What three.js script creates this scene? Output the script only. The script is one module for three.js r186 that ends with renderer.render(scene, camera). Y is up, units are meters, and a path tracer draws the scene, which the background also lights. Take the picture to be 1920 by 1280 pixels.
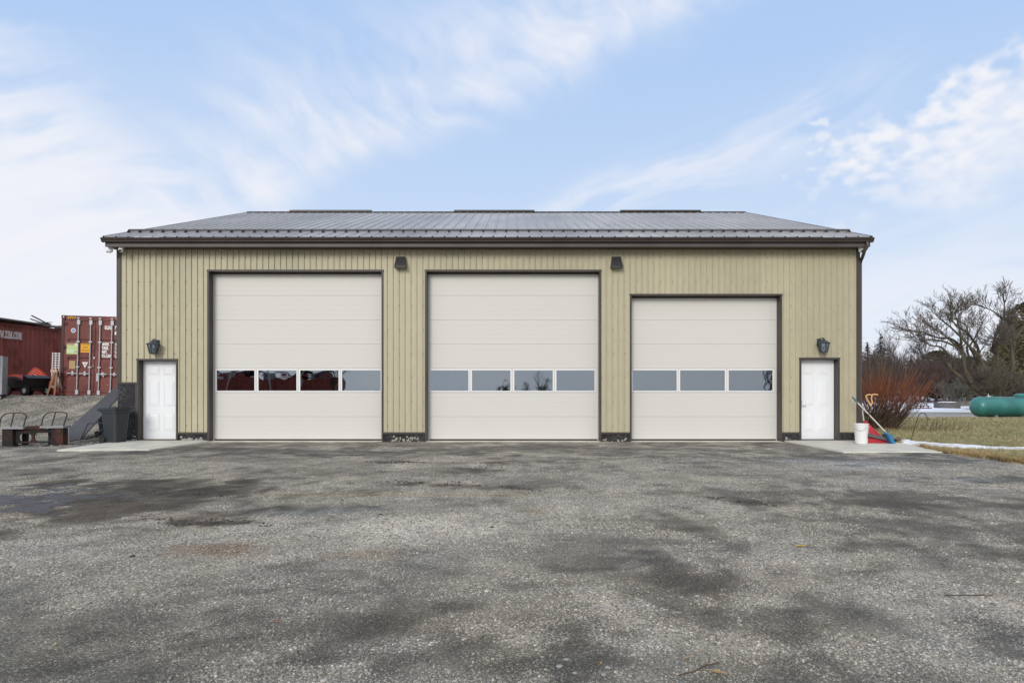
import * as THREE from 'three';
import { mergeGeometries } from 'three/addons/utils/BufferGeometryUtils.js';

// ------------------------------------------------------------------ camera, sky, sun, exposure
const CAM_H = 1.41, CAM_Z = 17.53;                        // the shed's front wall is the plane z = 0, the yard at its doors y = 0
const scene = new THREE.Scene();
const camera = new THREE.PerspectiveCamera(2 * Math.atan(725 / 1280) * 180 / Math.PI, 1920 / 1450, 0.1, 4000);
camera.position.set(0, CAM_H, CAM_Z);
camera.setViewOffset(1920, 1450, 0, 0, 1920, 1280);       // level camera with a raised lens: uprights stay upright
const renderer = new THREE.WebGLRenderer();
renderer.toneMapping = THREE.LinearToneMapping;
renderer.toneMappingExposure = 1.0;
renderer.shadowMap.enabled = true;

const sun = new THREE.DirectionalLight(new THREE.Color().setRGB(1.0, 0.945, 0.86), 1.75);
sun.position.set(-17, 25, 52);                            // low winter sun through thin cloud, behind the camera to its left
sun.castShadow = true; sun.shadow.radius = 38; sun.shadow.mapSize.set(2048, 2048);
Object.assign(sun.shadow.camera, { left: -45, right: 45, top: 30, bottom: -30, near: 1, far: 160 });
scene.add(sun); scene.add(sun.target);

// ------------------------------------------------------------------ noise and random numbers
function rng(seed) { let a = seed >>> 0; return () => { a = (a + 0x6D2B79F5) >>> 0; let t = a; t = Math.imul(t ^ (t >>> 15), t | 1); t ^= t + Math.imul(t ^ (t >>> 7), t | 61); return ((t ^ (t >>> 14)) >>> 0) / 4294967296; }; }
const clamp = (t, a = 0, b = 1) => t < a ? a : t > b ? b : t;
const lerp = (a, b, t) => a + (b - a) * t;
const ss = (a, b, t) => { t = clamp((t - a) / (b - a)); return t * t * (3 - 2 * t); };
function h3(x, y, z) { let n = Math.imul(x, 374761393) ^ Math.imul(y, 668265263) ^ Math.imul(z, 2147483647 - 40503); n = Math.imul(n ^ (n >>> 13), 1274126177); return ((n ^ (n >>> 16)) >>> 0) / 4294967296; }
function vn(x, y, z = 0) {
  const X = Math.floor(x), Y = Math.floor(y), Z = Math.floor(z); let fx = x - X, fy = y - Y, fz = z - Z;
  fx = fx * fx * (3 - 2 * fx); fy = fy * fy * (3 - 2 * fy); fz = fz * fz * (3 - 2 * fz);
  const l = (a, b, t) => a + (b - a) * t;
  const a = l(l(h3(X, Y, Z), h3(X + 1, Y, Z), fx), l(h3(X, Y + 1, Z), h3(X + 1, Y + 1, Z), fx), fy);
  if (fz === 0) return a;
  return l(a, l(l(h3(X, Y, Z + 1), h3(X + 1, Y, Z + 1), fx), l(h3(X, Y + 1, Z + 1), h3(X + 1, Y + 1, Z + 1), fx), fy), fz);
}
function fbm(x, y, z = 0, o = 4) { let s = 0, a = 0.5, n = 0; for (let i = 0; i < o; i++) { s += a * vn(x, y, z); n += a; a *= 0.5; x = x * 2.03 + 17.1; y = y * 2.03 + 5.7; z = z * 2.03 + 3.3; } return s / n; }

// ------------------------------------------------------------------ the sky: pale blue, veils of cirrus, a puffy bank over the lawn side
function makeSky() {
  const W = 3072, Hh = 1536, data = new Float32Array(W * Hh * 4);
  const mixTo = (c, t, r, g, b) => { c[0] = lerp(c[0], r, t); c[1] = lerp(c[1], g, t); c[2] = lerp(c[2], b, t); };
  const c = [0, 0, 0], SL = Math.hypot(...sun.position.toArray()), S = sun.position.toArray().map((v) => v / SL);
  for (let j = 0; j < Hh; j++) {
    const el = ((j + 0.5) / Hh - 0.5) * Math.PI, y = Math.sin(el), cy = Math.cos(el), E = el * 180 / Math.PI;
    for (let i = 0; i < W; i++) {
      const az = ((i + 0.5) / W - 0.5) * 2 * Math.PI, x = cy * Math.cos(az), z = cy * Math.sin(az);
      const A = Math.atan2(x, -z) * 180 / Math.PI;                       // degrees from straight ahead, positive towards the lawn
      const e = Math.max(E, 0);
      // clear air
      const g1 = ss(-4, 33, e), g2 = ss(26, 85, e);
      c[0] = lerp(0.70, 0.41, g1); c[1] = lerp(0.81, 0.59, g1); c[2] = lerp(0.955, 0.895, g1);
      mixTo(c, g2, 0.26, 0.42, 0.76);
      if (E > -1) {
        let cl = 0; const front = 1 - ss(40, 58, Math.abs(A)), fine = fbm(x * 30 + 90, y * 40 + 90, z * 30 + 90, 5);
        if (front > 0) {
          const w1 = fbm(A * 0.10 + 40, e * 0.14 + 40, 0, 5) - 0.5, w2 = fbm(A * 0.10 + 80, e * 0.14 + 10, 0, 5) - 0.5;
          const a = A + w1 * 5, b = e + w2 * 4;
          // feathery strands falling to the lawn side, and long streaks drawn out along the wind
          const strand = fbm((a * 0.84 - b * 0.54) * 0.16 + 20 + w2, (a * 0.54 + b * 0.84) * 0.75 + 20 + w1 * 1.5, 0, 6);
          const streak = fbm((a * 0.95 + b * 0.30) * 0.10 + 60, (-a * 0.30 + b * 0.95) * 0.85 + 60 + w1 * 2, 0, 6);
          // long veil climbing from the containers to the top of the view
          const t = clamp((a + 27) / 43, -0.6, 2.2), line = 12.6 + 17.6 * t + 1.2 * Math.sin(t * 3.1), off = b - line;
          const m = Math.exp(-Math.pow(off / (off > 0 ? 7.5 : 2.0), 2)) * ss(-0.45, 0.1, t) * (1 - ss(1.25, 1.8, t) * 0.7);
          cl = m * clamp(0.34 + 1.15 * (strand - 0.36) + 0.5 * (fine - 0.5), 0.04, 0.86);
          // low white bank towards the containers
          const lb = ss(-8, -25, a + 0.62 * b - (streak - 0.5) * 16 - (fine - .5) * 5) * ss(23.0, 14.5, b + (streak - 0.5) * 13 + (fine - 0.5) * 4);
          cl = Math.max(cl, lb * (0.78 + 0.34 * (streak - 0.2)));
          // thin streaks rising behind the roof towards the lawn side
          const t2 = (a + 4) / 34, l2 = 12.0 + 10.6 * t2, o2 = e + w2 * 1.6 - l2;
          const m2 = Math.exp(-Math.pow(o2 / (o2 > 0 ? 1.5 : 3.4), 2)) * ss(-0.2, 0.2, t2) * (1 - ss(0.8, 1.1, t2));
          cl = Math.max(cl, m2 * clamp(0.10 + 2.1 * (streak - 0.40) + 0.5 * (fine - 0.5), 0, 0.58));
          // small puffs thickening over the lawn side, crisp on their upper left
          const puff = fbm(A * 0.30 + 20, e * 0.44 + 20, 0, 6), puff2 = fbm(A * 1.1 + 50, e * 1.9 + 50, 0, 6);
          const rim = (A - 26.0) * 0.42 - Math.max(0, e - 17.8) * 1.05 + (puff - 0.5) * 5 + (puff2 - 0.5) * 4.2 + 0.5;
          const bank = ss(-0.4, 2.4, rim) * ss(10, 17.5, e + (puff - 0.5) * 6) * (1 - ss(21.0, 22.6, e - (A - 30) * 0.10 + (puff2 - 0.5) * 5));
          cl = Math.max(cl, bank * clamp(0.70 + 1.0 * (puff2 - 0.42) + 0.5 * (streak - 0.4), 0.3, 0.95));
          const small = 1.25 - Math.hypot((A - 24.2) / 2.1, (e - 18.6) / 1.1) + (puff2 - 0.5) * 4.6;
          cl = Math.max(cl, ss(0.45, 1.35, small) * 0.62);
          // broken veil under the puffs
          const low = ss(16.5, 3, b + (streak - 0.5) * 18) * ss(3, 25, a);
          cl = Math.max(cl, low * clamp(0.48 + 1.6 * (streak - 0.42), 0.14, 0.95));
        }
        // everywhere else: unseen broken cloud, added thicker to whiten and lift the light
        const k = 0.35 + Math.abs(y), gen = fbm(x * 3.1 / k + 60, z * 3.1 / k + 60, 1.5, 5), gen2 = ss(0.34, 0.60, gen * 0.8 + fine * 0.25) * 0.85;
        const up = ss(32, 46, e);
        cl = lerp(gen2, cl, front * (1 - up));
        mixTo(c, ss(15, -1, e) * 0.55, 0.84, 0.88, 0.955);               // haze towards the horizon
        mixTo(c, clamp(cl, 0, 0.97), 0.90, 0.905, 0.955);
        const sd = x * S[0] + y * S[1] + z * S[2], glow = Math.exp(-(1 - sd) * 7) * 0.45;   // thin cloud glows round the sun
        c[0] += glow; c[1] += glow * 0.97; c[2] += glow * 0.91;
      } else { c[0] = 0.30; c[1] = 0.30; c[2] = 0.30; }
      const q = (j * W + i) * 4; data[q] = c[0]; data[q + 1] = c[1]; data[q + 2] = c[2]; data[q + 3] = 1;
    }
  }
  const t = new THREE.DataTexture(data, W, Hh, THREE.RGBAFormat, THREE.FloatType);
  t.mapping = THREE.EquirectangularReflectionMapping; t.magFilter = THREE.LinearFilter; t.needsUpdate = true;
  return t;
}
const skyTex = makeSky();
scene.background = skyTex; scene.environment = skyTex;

// ------------------------------------------------------------------ helpers
const taken = new Map();
function numbered(name) { const n = taken.get(name) ?? 0; taken.set(name, n + 1); return n ? name + '_' + String(n).padStart(3, '0') : name; }
function tag(o, label, category, group, kind) { o.userData = {}; if (label) o.userData.label = label; if (category) o.userData.category = category; if (group) o.userData.group = group; if (kind) o.userData.kind = kind; return o; }
function thing(name, label, category, pos = [0, 0, 0], turn = 0, group) { const o = new THREE.Group(); o.name = numbered(name); o.position.set(...pos); o.rotation.y = turn; scene.add(o); return tag(o, label, category, group); }
function shadows(o) { o.castShadow = true; o.receiveShadow = true; return o; }
function merged(geos) {
  if (!Array.isArray(geos)) geos = [geos];
  const list = geos.map((g) => { const k = g.index ? g.toNonIndexed() : g; for (const n of Object.keys(k.attributes)) if (!['position', 'normal', 'uv', 'color'].includes(n)) k.deleteAttribute(n); return k; });
  const hasC = list.every((g) => g.attributes.color), hasUv = list.every((g) => g.attributes.uv);
  for (const g of list) { if (!hasC && g.attributes.color) g.deleteAttribute('color'); if (!hasUv && g.attributes.uv) g.deleteAttribute('uv'); }
  return list.length === 1 ? list[0] : mergeGeometries(list);
}
function uvMetres(g) {                                       // texture coordinates in metres from the face's main direction
  const p = g.attributes.position, n = g.attributes.normal, uv = new Float32Array(p.count * 2);
  for (let i = 0; i < p.count; i++) {
    const ax = Math.abs(n.getX(i)), ay = Math.abs(n.getY(i)), az = Math.abs(n.getZ(i)), x = p.getX(i), y = p.getY(i), z = p.getZ(i);
    if (ay > ax && ay > az) { uv[2 * i] = x; uv[2 * i + 1] = z; } else if (ax > az) { uv[2 * i] = z; uv[2 * i + 1] = y; } else { uv[2 * i] = x; uv[2 * i + 1] = y; }
  }
  g.setAttribute('uv', new THREE.BufferAttribute(uv, 2)); return g;
}
function part(name, geos, material, parent, opt = {}) {
  let g = merged(geos);
  if (!opt.keepUv) g = uvMetres(g);
  const m = shadows(new THREE.Mesh(g, material)); m.name = parent === scene ? numbered(name) : name;
  if (opt.kind || opt.label) tag(m, opt.label, null, null, opt.kind);
  parent.add(m); return m;
}
function sub(name, parent, label) { const o = new THREE.Group(); o.name = name; parent.add(o); if (label) tag(o, label); return o; }
const M4 = (x, y, z, rx = 0, ry = 0, rz = 0, s = 1) => new THREE.Matrix4().compose(new THREE.Vector3(x, y, z), new THREE.Quaternion().setFromEuler(new THREE.Euler(rx, ry, rz)), new THREE.Vector3(s, s, s));
const box = (w, h, d, x, y, z, rx, ry, rz) => new THREE.BoxGeometry(w, h, d).applyMatrix4(M4(x, y, z, rx, ry, rz));
const bxx = (x0, x1, y0, y1, z0, z1) => box(x1 - x0, y1 - y0, z1 - z0, (x0 + x1) / 2, (y0 + y1) / 2, (z0 + z1) / 2);
// six-sided solid from eight corners: four below (counter-clockwise seen from above), four above
function hexa(b, t) {
  const q = [[b[3], b[2], b[1], b[0]], [t[0], t[1], t[2], t[3]], [b[0], b[1], t[1], t[0]], [b[1], b[2], t[2], t[1]], [b[2], b[3], t[3], t[2]], [b[3], b[0], t[0], t[3]]];
  const pos = []; for (const [a, c, d, e] of q) pos.push(...a, ...c, ...d, ...a, ...d, ...e);
  const g = new THREE.BufferGeometry(); g.setAttribute('position', new THREE.Float32BufferAttribute(pos, 3)); g.computeVertexNormals(); return g;
}
const frustum = (w0, d0, w1, d1, y0, y1, zoff = 0) => hexa([[-w0 / 2, y0, d0 / 2], [w0 / 2, y0, d0 / 2], [w0 / 2, y0, -d0 / 2], [-w0 / 2, y0, -d0 / 2]], [[-w1 / 2, y1, d1 / 2 + zoff], [w1 / 2, y1, d1 / 2 + zoff], [w1 / 2, y1, -d1 / 2 + zoff], [-w1 / 2, y1, -d1 / 2 + zoff]]);
const cyl = (r0, r1, h, x, y, z, rx, ry, rz, n = 16) => new THREE.CylinderGeometry(r1, r0, h, n).applyMatrix4(M4(x, y, z, rx, ry, rz));
// a closed outline [z, y] drawn out along x
function drawnX(pts, x0, x1) {
  const s = new THREE.Shape(pts.map(([z, y]) => new THREE.Vector2(-z, y)));
  return new THREE.ExtrudeGeometry(s, { depth: x1 - x0, bevelEnabled: false }).rotateY(Math.PI / 2).translate(x0, 0, 0);
}
const drawnZ = (shape, z0, z1, bevel = 0) => new THREE.ExtrudeGeometry(shape, { depth: z1 - z0 - 2 * bevel, bevelEnabled: bevel > 0, bevelSize: bevel, bevelThickness: bevel, bevelSegments: 2, curveSegments: 8 }).translate(0, 0, z0 + bevel);
const poly = (pts) => new THREE.Shape(pts.map(([x, y]) => new THREE.Vector2(x, y)));
function tube(pts, r, seg = 24, n = 8, closed = false, tension = 0.5) { return new THREE.TubeGeometry(new THREE.CatmullRomCurve3(pts.map((p) => new THREE.Vector3(...p)), closed, 'catmullrom', tension), seg, r, n, closed); }
function rod(a, b, r, n = 8, r1 = r) {
  const A = new THREE.Vector3(...a), B = new THREE.Vector3(...b), d = B.clone().sub(A), l = d.length();
  return new THREE.CylinderGeometry(r1, r, l, n).applyMatrix4(new THREE.Matrix4().compose(A.add(B).multiplyScalar(0.5), new THREE.Quaternion().setFromUnitVectors(new THREE.Vector3(0, 1, 0), d.normalize()), new THREE.Vector3(1, 1, 1)));
}
function beam(a, b, w, t, up = [0, 0, 1]) {                  // a board between two points: w along "up", t across
  const A = new THREE.Vector3(...a), B = new THREE.Vector3(...b), d = B.clone().sub(A), l = d.length(); d.normalize();
  const u = new THREE.Vector3(...up); u.addScaledVector(d, -u.dot(d)).normalize(); const v = new THREE.Vector3().crossVectors(d, u);
  return new THREE.BoxGeometry(t, l, w).applyMatrix4(new THREE.Matrix4().makeBasis(v, d, u).setPosition(A.add(B).multiplyScalar(0.5)));
}
// world point at a distance in front of the camera plane, for a place read off in a 1920 x 1280 frame
const at = (px, py, d) => [(px - 960) * d / 1280, CAM_H + (725 - py) * d / 1280, CAM_Z - d];

function dataTex(W, Hh, fill, { srgb = true, repeat = [1, 1] } = {}) {
  const d = new Uint8Array(W * Hh * 4), o = [0, 0, 0];
  for (let j = 0; j < Hh; j++) for (let i = 0; i < W; i++) { fill(i, j, o); const k = (j * W + i) * 4; d[k] = clamp(o[0], 0, 255); d[k + 1] = clamp(o[1], 0, 255); d[k + 2] = clamp(o[2], 0, 255); d[k + 3] = 255; }
  const t = new THREE.DataTexture(d, W, Hh, THREE.RGBAFormat); t.wrapS = t.wrapT = THREE.RepeatWrapping; t.magFilter = THREE.LinearFilter; t.minFilter = THREE.LinearMipmapLinearFilter; t.generateMipmaps = true;
  if (srgb) t.colorSpace = THREE.SRGBColorSpace; t.repeat.set(...repeat); t.needsUpdate = true; return t;
}
// tileable noise 0..1
function tileNoise(W, Hh, cx, cy, oct, seed) {
  const out = new Float32Array(W * Hh); let tot = 0, amp = 1;
  for (let o = 0; o < oct; o++, amp *= 0.55) {
    const nx = Math.min(W, cx << o), ny = Math.min(Hh, cy << o); tot += amp;
    for (let j = 0; j < Hh; j++) { const fy = j / Hh * ny, Y = Math.floor(fy); let ty = fy - Y; ty = ty * ty * (3 - 2 * ty);
      for (let i = 0; i < W; i++) { const fx = i / W * nx, X = Math.floor(fx); let tx = fx - X; tx = tx * tx * (3 - 2 * tx);
        const a = h3(X, Y, seed + o), b = h3((X + 1) % nx, Y, seed + o), c = h3(X, (Y + 1) % ny, seed + o), d = h3((X + 1) % nx, (Y + 1) % ny, seed + o);
        out[j * W + i] += amp * lerp(lerp(a, b, tx), lerp(c, d, tx), ty); } }
  }
  for (let k = 0; k < out.length; k++) out[k] /= tot; return out;
}
const std = (color, rough = 0.7, opt = {}) => { const m = new THREE.MeshStandardMaterial({ roughness: rough, metalness: 0, ...opt }); if (Array.isArray(color)) m.color.setRGB(...color); else m.color.set(color); return m; };
// a tapered upright with rounded corners
function roundFrustum(w0, d0, w1, d1, r, y0, y1, n = 5) {
  const ring = (w, d) => { const o = []; for (const [sx, sz, a0] of [[1, 1, 0], [-1, 1, Math.PI / 2], [-1, -1, Math.PI], [1, -1, Math.PI * 1.5]]) for (let k = 0; k <= n; k++) { const a = a0 + k / n * Math.PI / 2; o.push([sx * (w / 2 - r) + r * Math.cos(a), sz * (d / 2 - r) + r * Math.sin(a), Math.cos(a), Math.sin(a)]); } return o; };
  const A = ring(w0, d0), B = ring(w1, d1), pos = [], nor = [], m = A.length;
  for (let i = 0; i < m; i++) { const j = (i + 1) % m, a = A[i], b = A[j], c = B[j], d = B[i]; pos.push(a[0], y0, a[1], d[0], y1, d[1], c[0], y1, c[1], a[0], y0, a[1], c[0], y1, c[1], b[0], y0, b[1]); for (const q of [a, d, c, a, c, b]) nor.push(q[2], 0, q[3]); pos.push(0, y1, 0, c[0], y1, c[1], d[0], y1, d[1], 0, y0, 0, a[0], y0, a[1], b[0], y0, b[1]); nor.push(0, 1, 0, 0, 1, 0, 0, 1, 0, 0, -1, 0, 0, -1, 0, 0, -1, 0); }
  const g = new THREE.BufferGeometry(); g.setAttribute('position', new THREE.Float32BufferAttribute(pos, 3)); g.setAttribute('normal', new THREE.Float32BufferAttribute(nor, 3)); return g;
}
// a greyish wear map (multiplied with a colour): sx, sy = metres per tile
function wear(W, cx, cy, oct, seed, lo, hi, sx, sy, tint = [1, 1, 1]) {
  const n = tileNoise(W, W, cx, cy, oct, seed), f = tileNoise(W, W, 64, 64, 2, seed + 50);
  return dataTex(W, W, (i, j, o) => { const k = j * W + i, v = lerp(lo, hi, clamp((n[k] - 0.5) * 1.9 + 0.5)) * (0.97 + 0.06 * f[k]) * 255; o[0] = v * tint[0]; o[1] = v * tint[1]; o[2] = v * tint[2]; }, { repeat: [1 / sx, 1 / sy] });
}
// ------------------------------------------------------------------ ground heights
const DROP = [[0, 0], [22, 0], [32, 0.15], [51, 0.42], [70, 0.95], [105, 1.9], [170, 2.1], [250, 2.6], [2000, 9]];
function drop(d) { for (let i = 1; i < DROP.length; i++) if (d < DROP[i][0]) { const [a, p] = DROP[i - 1], [b, q] = DROP[i]; return lerp(p, q, clamp((d - a) / (b - a))); } return 9; }
const bank = (z) => 1.08 * ss(0.7, -6.6, z);
function H(x, z) {
  const d = CAM_Z - z, l = ss(-9.9, -10.7, x) * bank(z), r = ss(3, 9, x);
  return l - drop(Math.max(0, d)) * Math.max(r, ss(-30, -60, x) * 0 + ss(60, 120, d) * ss(-40, 0, x));
}
function grid(xs, zs, height, colour) {
  const nx = xs.length, nz = zs.length, pos = new Float32Array(nx * nz * 3), uv = new Float32Array(nx * nz * 2), col = colour && new Float32Array(nx * nz * 3), idx = [];
  for (let j = 0; j < nz; j++) for (let i = 0; i < nx; i++) { const k = j * nx + i; pos[3 * k] = xs[i]; pos[3 * k + 1] = height(xs[i], zs[j]); pos[3 * k + 2] = zs[j]; uv[2 * k] = xs[i]; uv[2 * k + 1] = zs[j]; if (col) { const c = colour(xs[i], zs[j]); col[3 * k] = c[0]; col[3 * k + 1] = c[1]; col[3 * k + 2] = c[2]; } }
  for (let j = 0; j < nz - 1; j++) for (let i = 0; i < nx - 1; i++) { const a = j * nx + i; idx.push(a, a + nx, a + 1, a + 1, a + nx, a + nx + 1); }
  const g = new THREE.BufferGeometry(); g.setAttribute('position', new THREE.BufferAttribute(pos, 3)); g.setAttribute('uv', new THREE.BufferAttribute(uv, 2)); if (col) g.setAttribute('color', new THREE.BufferAttribute(col, 3));
  g.setIndex(idx); g.computeVertexNormals(); return g;
}
const range = (...spec) => { const o = []; for (let k = 0; k < spec.length; k += 3) { const [a, b, s] = spec.slice(k, k + 3); for (let x = a; x < b - 1e-6; x += s) o.push(x); } return o; };
function setting(name, g, m) { const o = shadows(new THREE.Mesh(g, m)); o.name = name; o.userData = { kind: 'structure' }; scene.add(o); return o; }

// ------------------------------------------------------------------ gravel: macro tone of the yard (damp, dust, ruts), kept in world metres
const onGround = (px, py) => { const d = 1280 * CAM_H / (py - 725); return [(px - 960) * d / 1280, CAM_Z - d, d]; };
const PATCH = [];                                            // x, z, rx, rz, r, g, b factors
function patch(px, py, rx, ry, c, hard = 0.5) { const [x, z, d] = onGround(px, py); PATCH.push([x, z, rx * d / 1280, ry * d * d / (1280 * CAM_H), ...(Array.isArray(c) ? c : [c, c, c]), 0, ry <= 7 ? 0.55 : 1]); }
patch(230, 935, 330, 52, [0.50, 0.47, 0.43]); patch(150, 955, 280, 26, [0.62, 0.58, 0.54]); patch(330, 905, 260, 10, [0.6, 0.58, 0.55]);
patch(390, 980, 105, 5, [0.30, 0.27, 0.24]); patch(340, 925, 90, 7, [0.42, 0.40, 0.37]); patch(470, 918, 240, 5, [0.66, 0.64, 0.62]); patch(560, 958, 120, 8, [0.66, 0.70, 0.78]);
patch(900, 965, 560, 42, 1.38); patch(640, 1000, 330, 50, 1.28); patch(1080, 915, 330, 26, 1.16); patch(850, 1000, 300, 40, 1.2); patch(400, 880, 300, 14, 1.12);
patch(770, 907, 40, 4, [0.36, 0.33, 0.30]); patch(850, 909, 90, 5, [0.45, 0.42, 0.38]); patch(893, 884, 52, 7, [0.5, 0.46, 0.42]); patch(925, 868, 34, 5, [0.42, 0.38, 0.34]); patch(840, 868, 150, 4, [0.72, 0.7, 0.68]); patch(945, 913, 120, 5, [0.62, 0.6, 0.58]);
patch(960, 842, 820, 11, [0.70, 0.71, 0.73]); patch(450, 846, 300, 9, [0.72, 0.73, 0.76]); patch(1420, 862, 420, 16, [0.85, 0.87, 0.9]); patch(1660, 862, 240, 9, [0.62, 0.64, 0.68]);
patch(1000, 957, 34, 5, [0.6, 0.56, 0.5]); patch(720, 926, 330, 5, [1.0, 0.93, 0.8]);
patch(1450, 928, 330, 22, [0.70, 0.69, 0.68]); patch(1390, 940, 60, 9, [0.58, 0.57, 0.57]); patch(1750, 935, 300, 34, [0.74, 0.73, 0.72]); patch(1620, 985, 300, 40, [0.80, 0.79, 0.77]); patch(1265, 990, 45, 6, [0.5, 0.49, 0.48]); patch(1200, 1010, 240, 45, [0.82, 0.81, 0.8]);
patch(1850, 900, 150, 9, [0.55, 0.57, 0.62]); patch(1770, 1000, 220, 30, [0.8, 0.8, 0.79]);
patch(1600, 872, 130, 12, [1.9, 1.97, 2.12]); patch(1640, 905, 90, 9, [1.4, 1.44, 1.53]); patch(1830, 900, 40, 3, [1.9, 2.0, 2.2]); patch(1480, 880, 130, 9, [1.2, 1.2, 1.22]);
patch(340, 1030, 52, 17, [0.92, 0.78, 0.70]); patch(430, 1032, 50, 13, [0.74, 0.60, 0.53]); patch(690, 1040, 100, 9, [0.84, 0.78, 0.72]); patch(555, 1058, 60, 14, [0.62, 0.6, 0.57]); patch(520, 1040, 60, 12, [0.7, 0.68, 0.67]);
patch(1480, 1070, 330, 34, [0.84, 0.82, 0.80]); patch(1250, 1090, 260, 34, [0.82, 0.80, 0.78]); patch(1050, 1165, 380, 42, [0.80, 0.78, 0.76]); patch(600, 1180, 380, 40, [0.85, 0.83, 0.81]); patch(1560, 1165, 260, 30, [0.78, 0.77, 0.76]); patch(900, 1245, 520, 34, [0.82, 0.81, 0.8]); patch(1620, 1265, 240, 26, [0.82, 0.81, 0.80]);
patch(1500, 1200, 170, 24, [1.22, 1.22, 1.22]); patch(1850, 1215, 150, 40, [1.28, 1.3, 1.34]); patch(1150, 1140, 130, 22, 1.15); patch(160, 1120, 260, 60, 1.1); patch(430, 1160, 200, 24, 1.05);
patch(800, 1060, 300, 40, 1.1); patch(120, 1010, 200, 24, 1.08); patch(1760, 1060, 220, 40, 0.9);
const PB = new Map();
PATCH.forEach((p) => { for (let i = Math.floor((p[0] - 2.2 * p[2]) / 2); i <= (p[0] + 2.2 * p[2]) / 2; i++) for (let j = Math.floor((p[1] - 2.2 * p[3]) / 2); j <= (p[1] + 2.2 * p[3]) / 2; j++) { const k = i * 4096 + j; PB.has(k) ? PB.get(k).push(p) : PB.set(k, [p]); } });
function yardTone(x, z) {
  const n = fbm(x * 0.5 + 20, z * 0.5 + 40, 0, 5), m = fbm(x * 1.7 + 3, z * 1.5 + 9, 0, 4), s = fbm(x * 3.2 + 31, z * 2.6 + 17, 0, 5), rdg = 1 - Math.abs(fbm(x * 0.7 + 11 + z * 0.25, z * 1.1 + 71, 0, 5) - 0.5) * 10; let b = (0.72 + 0.62 * (n - 0.15) + 0.60 * (m - 0.5) + 0.75 * (s - 0.5)) * (1 - 0.28 * ss(0.45, 1, rdg)) * 1.52; const k6 = fbm(x * 1.1 + 51, z * 0.95 + 33, 0, 7), h7 = fbm(x * 8 + 5, z * 6 + 3, 0, 3); b *= lerp(0.82, 1.17, ss(0.43, 0.54, k6)) * (1 + 0.6 * (h7 - 0.5)) * 1.22;
  const c = [b * (1.065 + 0.06 * (s - .5)), b, b * (0.84 + 0.08 * (m - 0.5) - 0.05 * (s - .5))];
  for (const p of PB.get(Math.floor(x / 2) * 4096 + Math.floor(z / 2)) ?? []) {
    const dx = (x - p[0]) / p[2], dz = (z - p[1]) / p[3], q = Math.sqrt(dx * dx + dz * dz) + ((m - 0.5) * 1.5 + (n - 0.5) * 0.9 + (s - 0.5) * 1.6 + (h7 - 0.5) * 0.9) * p[8];
    if (q < 1.7) { const w = 1 - ss(0.25, 1.35, q); c[0] *= lerp(1, p[4], w); c[1] *= lerp(1, p[5], w); c[2] *= lerp(1, p[6], w); }
  }
  return c;
}
function yardY(x, z) {
  let y = H(x, z) + (fbm(x * 0.5 + 7, z * 0.5 + 1, 0, 3) - 0.5) * 0.05 * ss(0.2, 2.5, z) + (fbm(x * 3 + 7, z * 3 + 1, 0, 3) - 0.5) * 0.014;
  if (x < -10) y += (fbm(x * 1.2, z * 1.2 + 50, 0, 3) - 0.5) * 0.12;
  return y;
}
// grain of the gravel: grey limestone chips in dark fines; colour and height share the same stones
const GW = 2048, GT = 2.6;
const gravelHeight = new Uint8Array(GW * GW), gravelTex = (() => {
  const R = rng(11), base = tileNoise(GW, GW, 12, 12, 6, 400), fine = tileNoise(GW, GW, 256, 256, 3, 430), col = new Uint8Array(GW * GW * 4);
  for (let k = 0; k < GW * GW; k++) { const v = 62 + 62 * base[k] + 46 * (fine[k] - 0.5); col[4 * k] = v * 1.04; col[4 * k + 1] = v; col[4 * k + 2] = v * 0.94; col[4 * k + 3] = 255; gravelHeight[k] = 60 + 60 * fine[k]; }
  const N = 78000;
  for (let s = 0; s < N; s++) {
    const cx = R() * GW, cy = R() * GW, u = s / N, r = 1.6 + 5.2 * Math.pow(R(), 2.6) * (1.25 - 0.5 * u), as = 0.6 + 0.4 * R(), th = R() * Math.PI, ct = Math.cos(th), st = Math.sin(th);
    const q = R(); let v = q < 0.12 ? 148 + 40 * R() : q < 0.66 ? 112 + 40 * R() : 76 + 40 * R(); const wm = (R() - 0.5) * 10, k3 = 2 + Math.floor(R() * 3), ph = R() * 6.28;
    const rr = Math.ceil(r * 1.25);
    for (let dy = -rr; dy <= rr; dy++) for (let dx = -rr; dx <= rr; dx++) {
      const a = (dx * ct + dy * st) / r, b = (-dx * st + dy * ct) / (r * as), an = Math.atan2(b, a), q2 = (a * a + b * b) / Math.pow(1 + 0.16 * Math.sin(an * k3 + ph), 2);
      if (q2 > 1) continue;
      const X = (Math.floor(cx) + dx + GW) % GW, Y = (Math.floor(cy) + dy + GW) % GW, k = Y * GW + X, n = (fine[k] - 0.5) * 26;
      col[4 * k] = v + n + wm; col[4 * k + 1] = v + n; col[4 * k + 2] = v + n - wm * 0.8; gravelHeight[k] = 110 + 130 * Math.sqrt(1 - q2) * Math.min(1, r / 6);
    }
  }
  const t = new THREE.DataTexture(col, GW, GW, THREE.RGBAFormat); t.wrapS = t.wrapT = THREE.RepeatWrapping; t.magFilter = THREE.LinearFilter; t.colorSpace = THREE.SRGBColorSpace; t.repeat.set(1 / GT, 1 / GT); t.needsUpdate = true; return t;
})();
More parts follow.
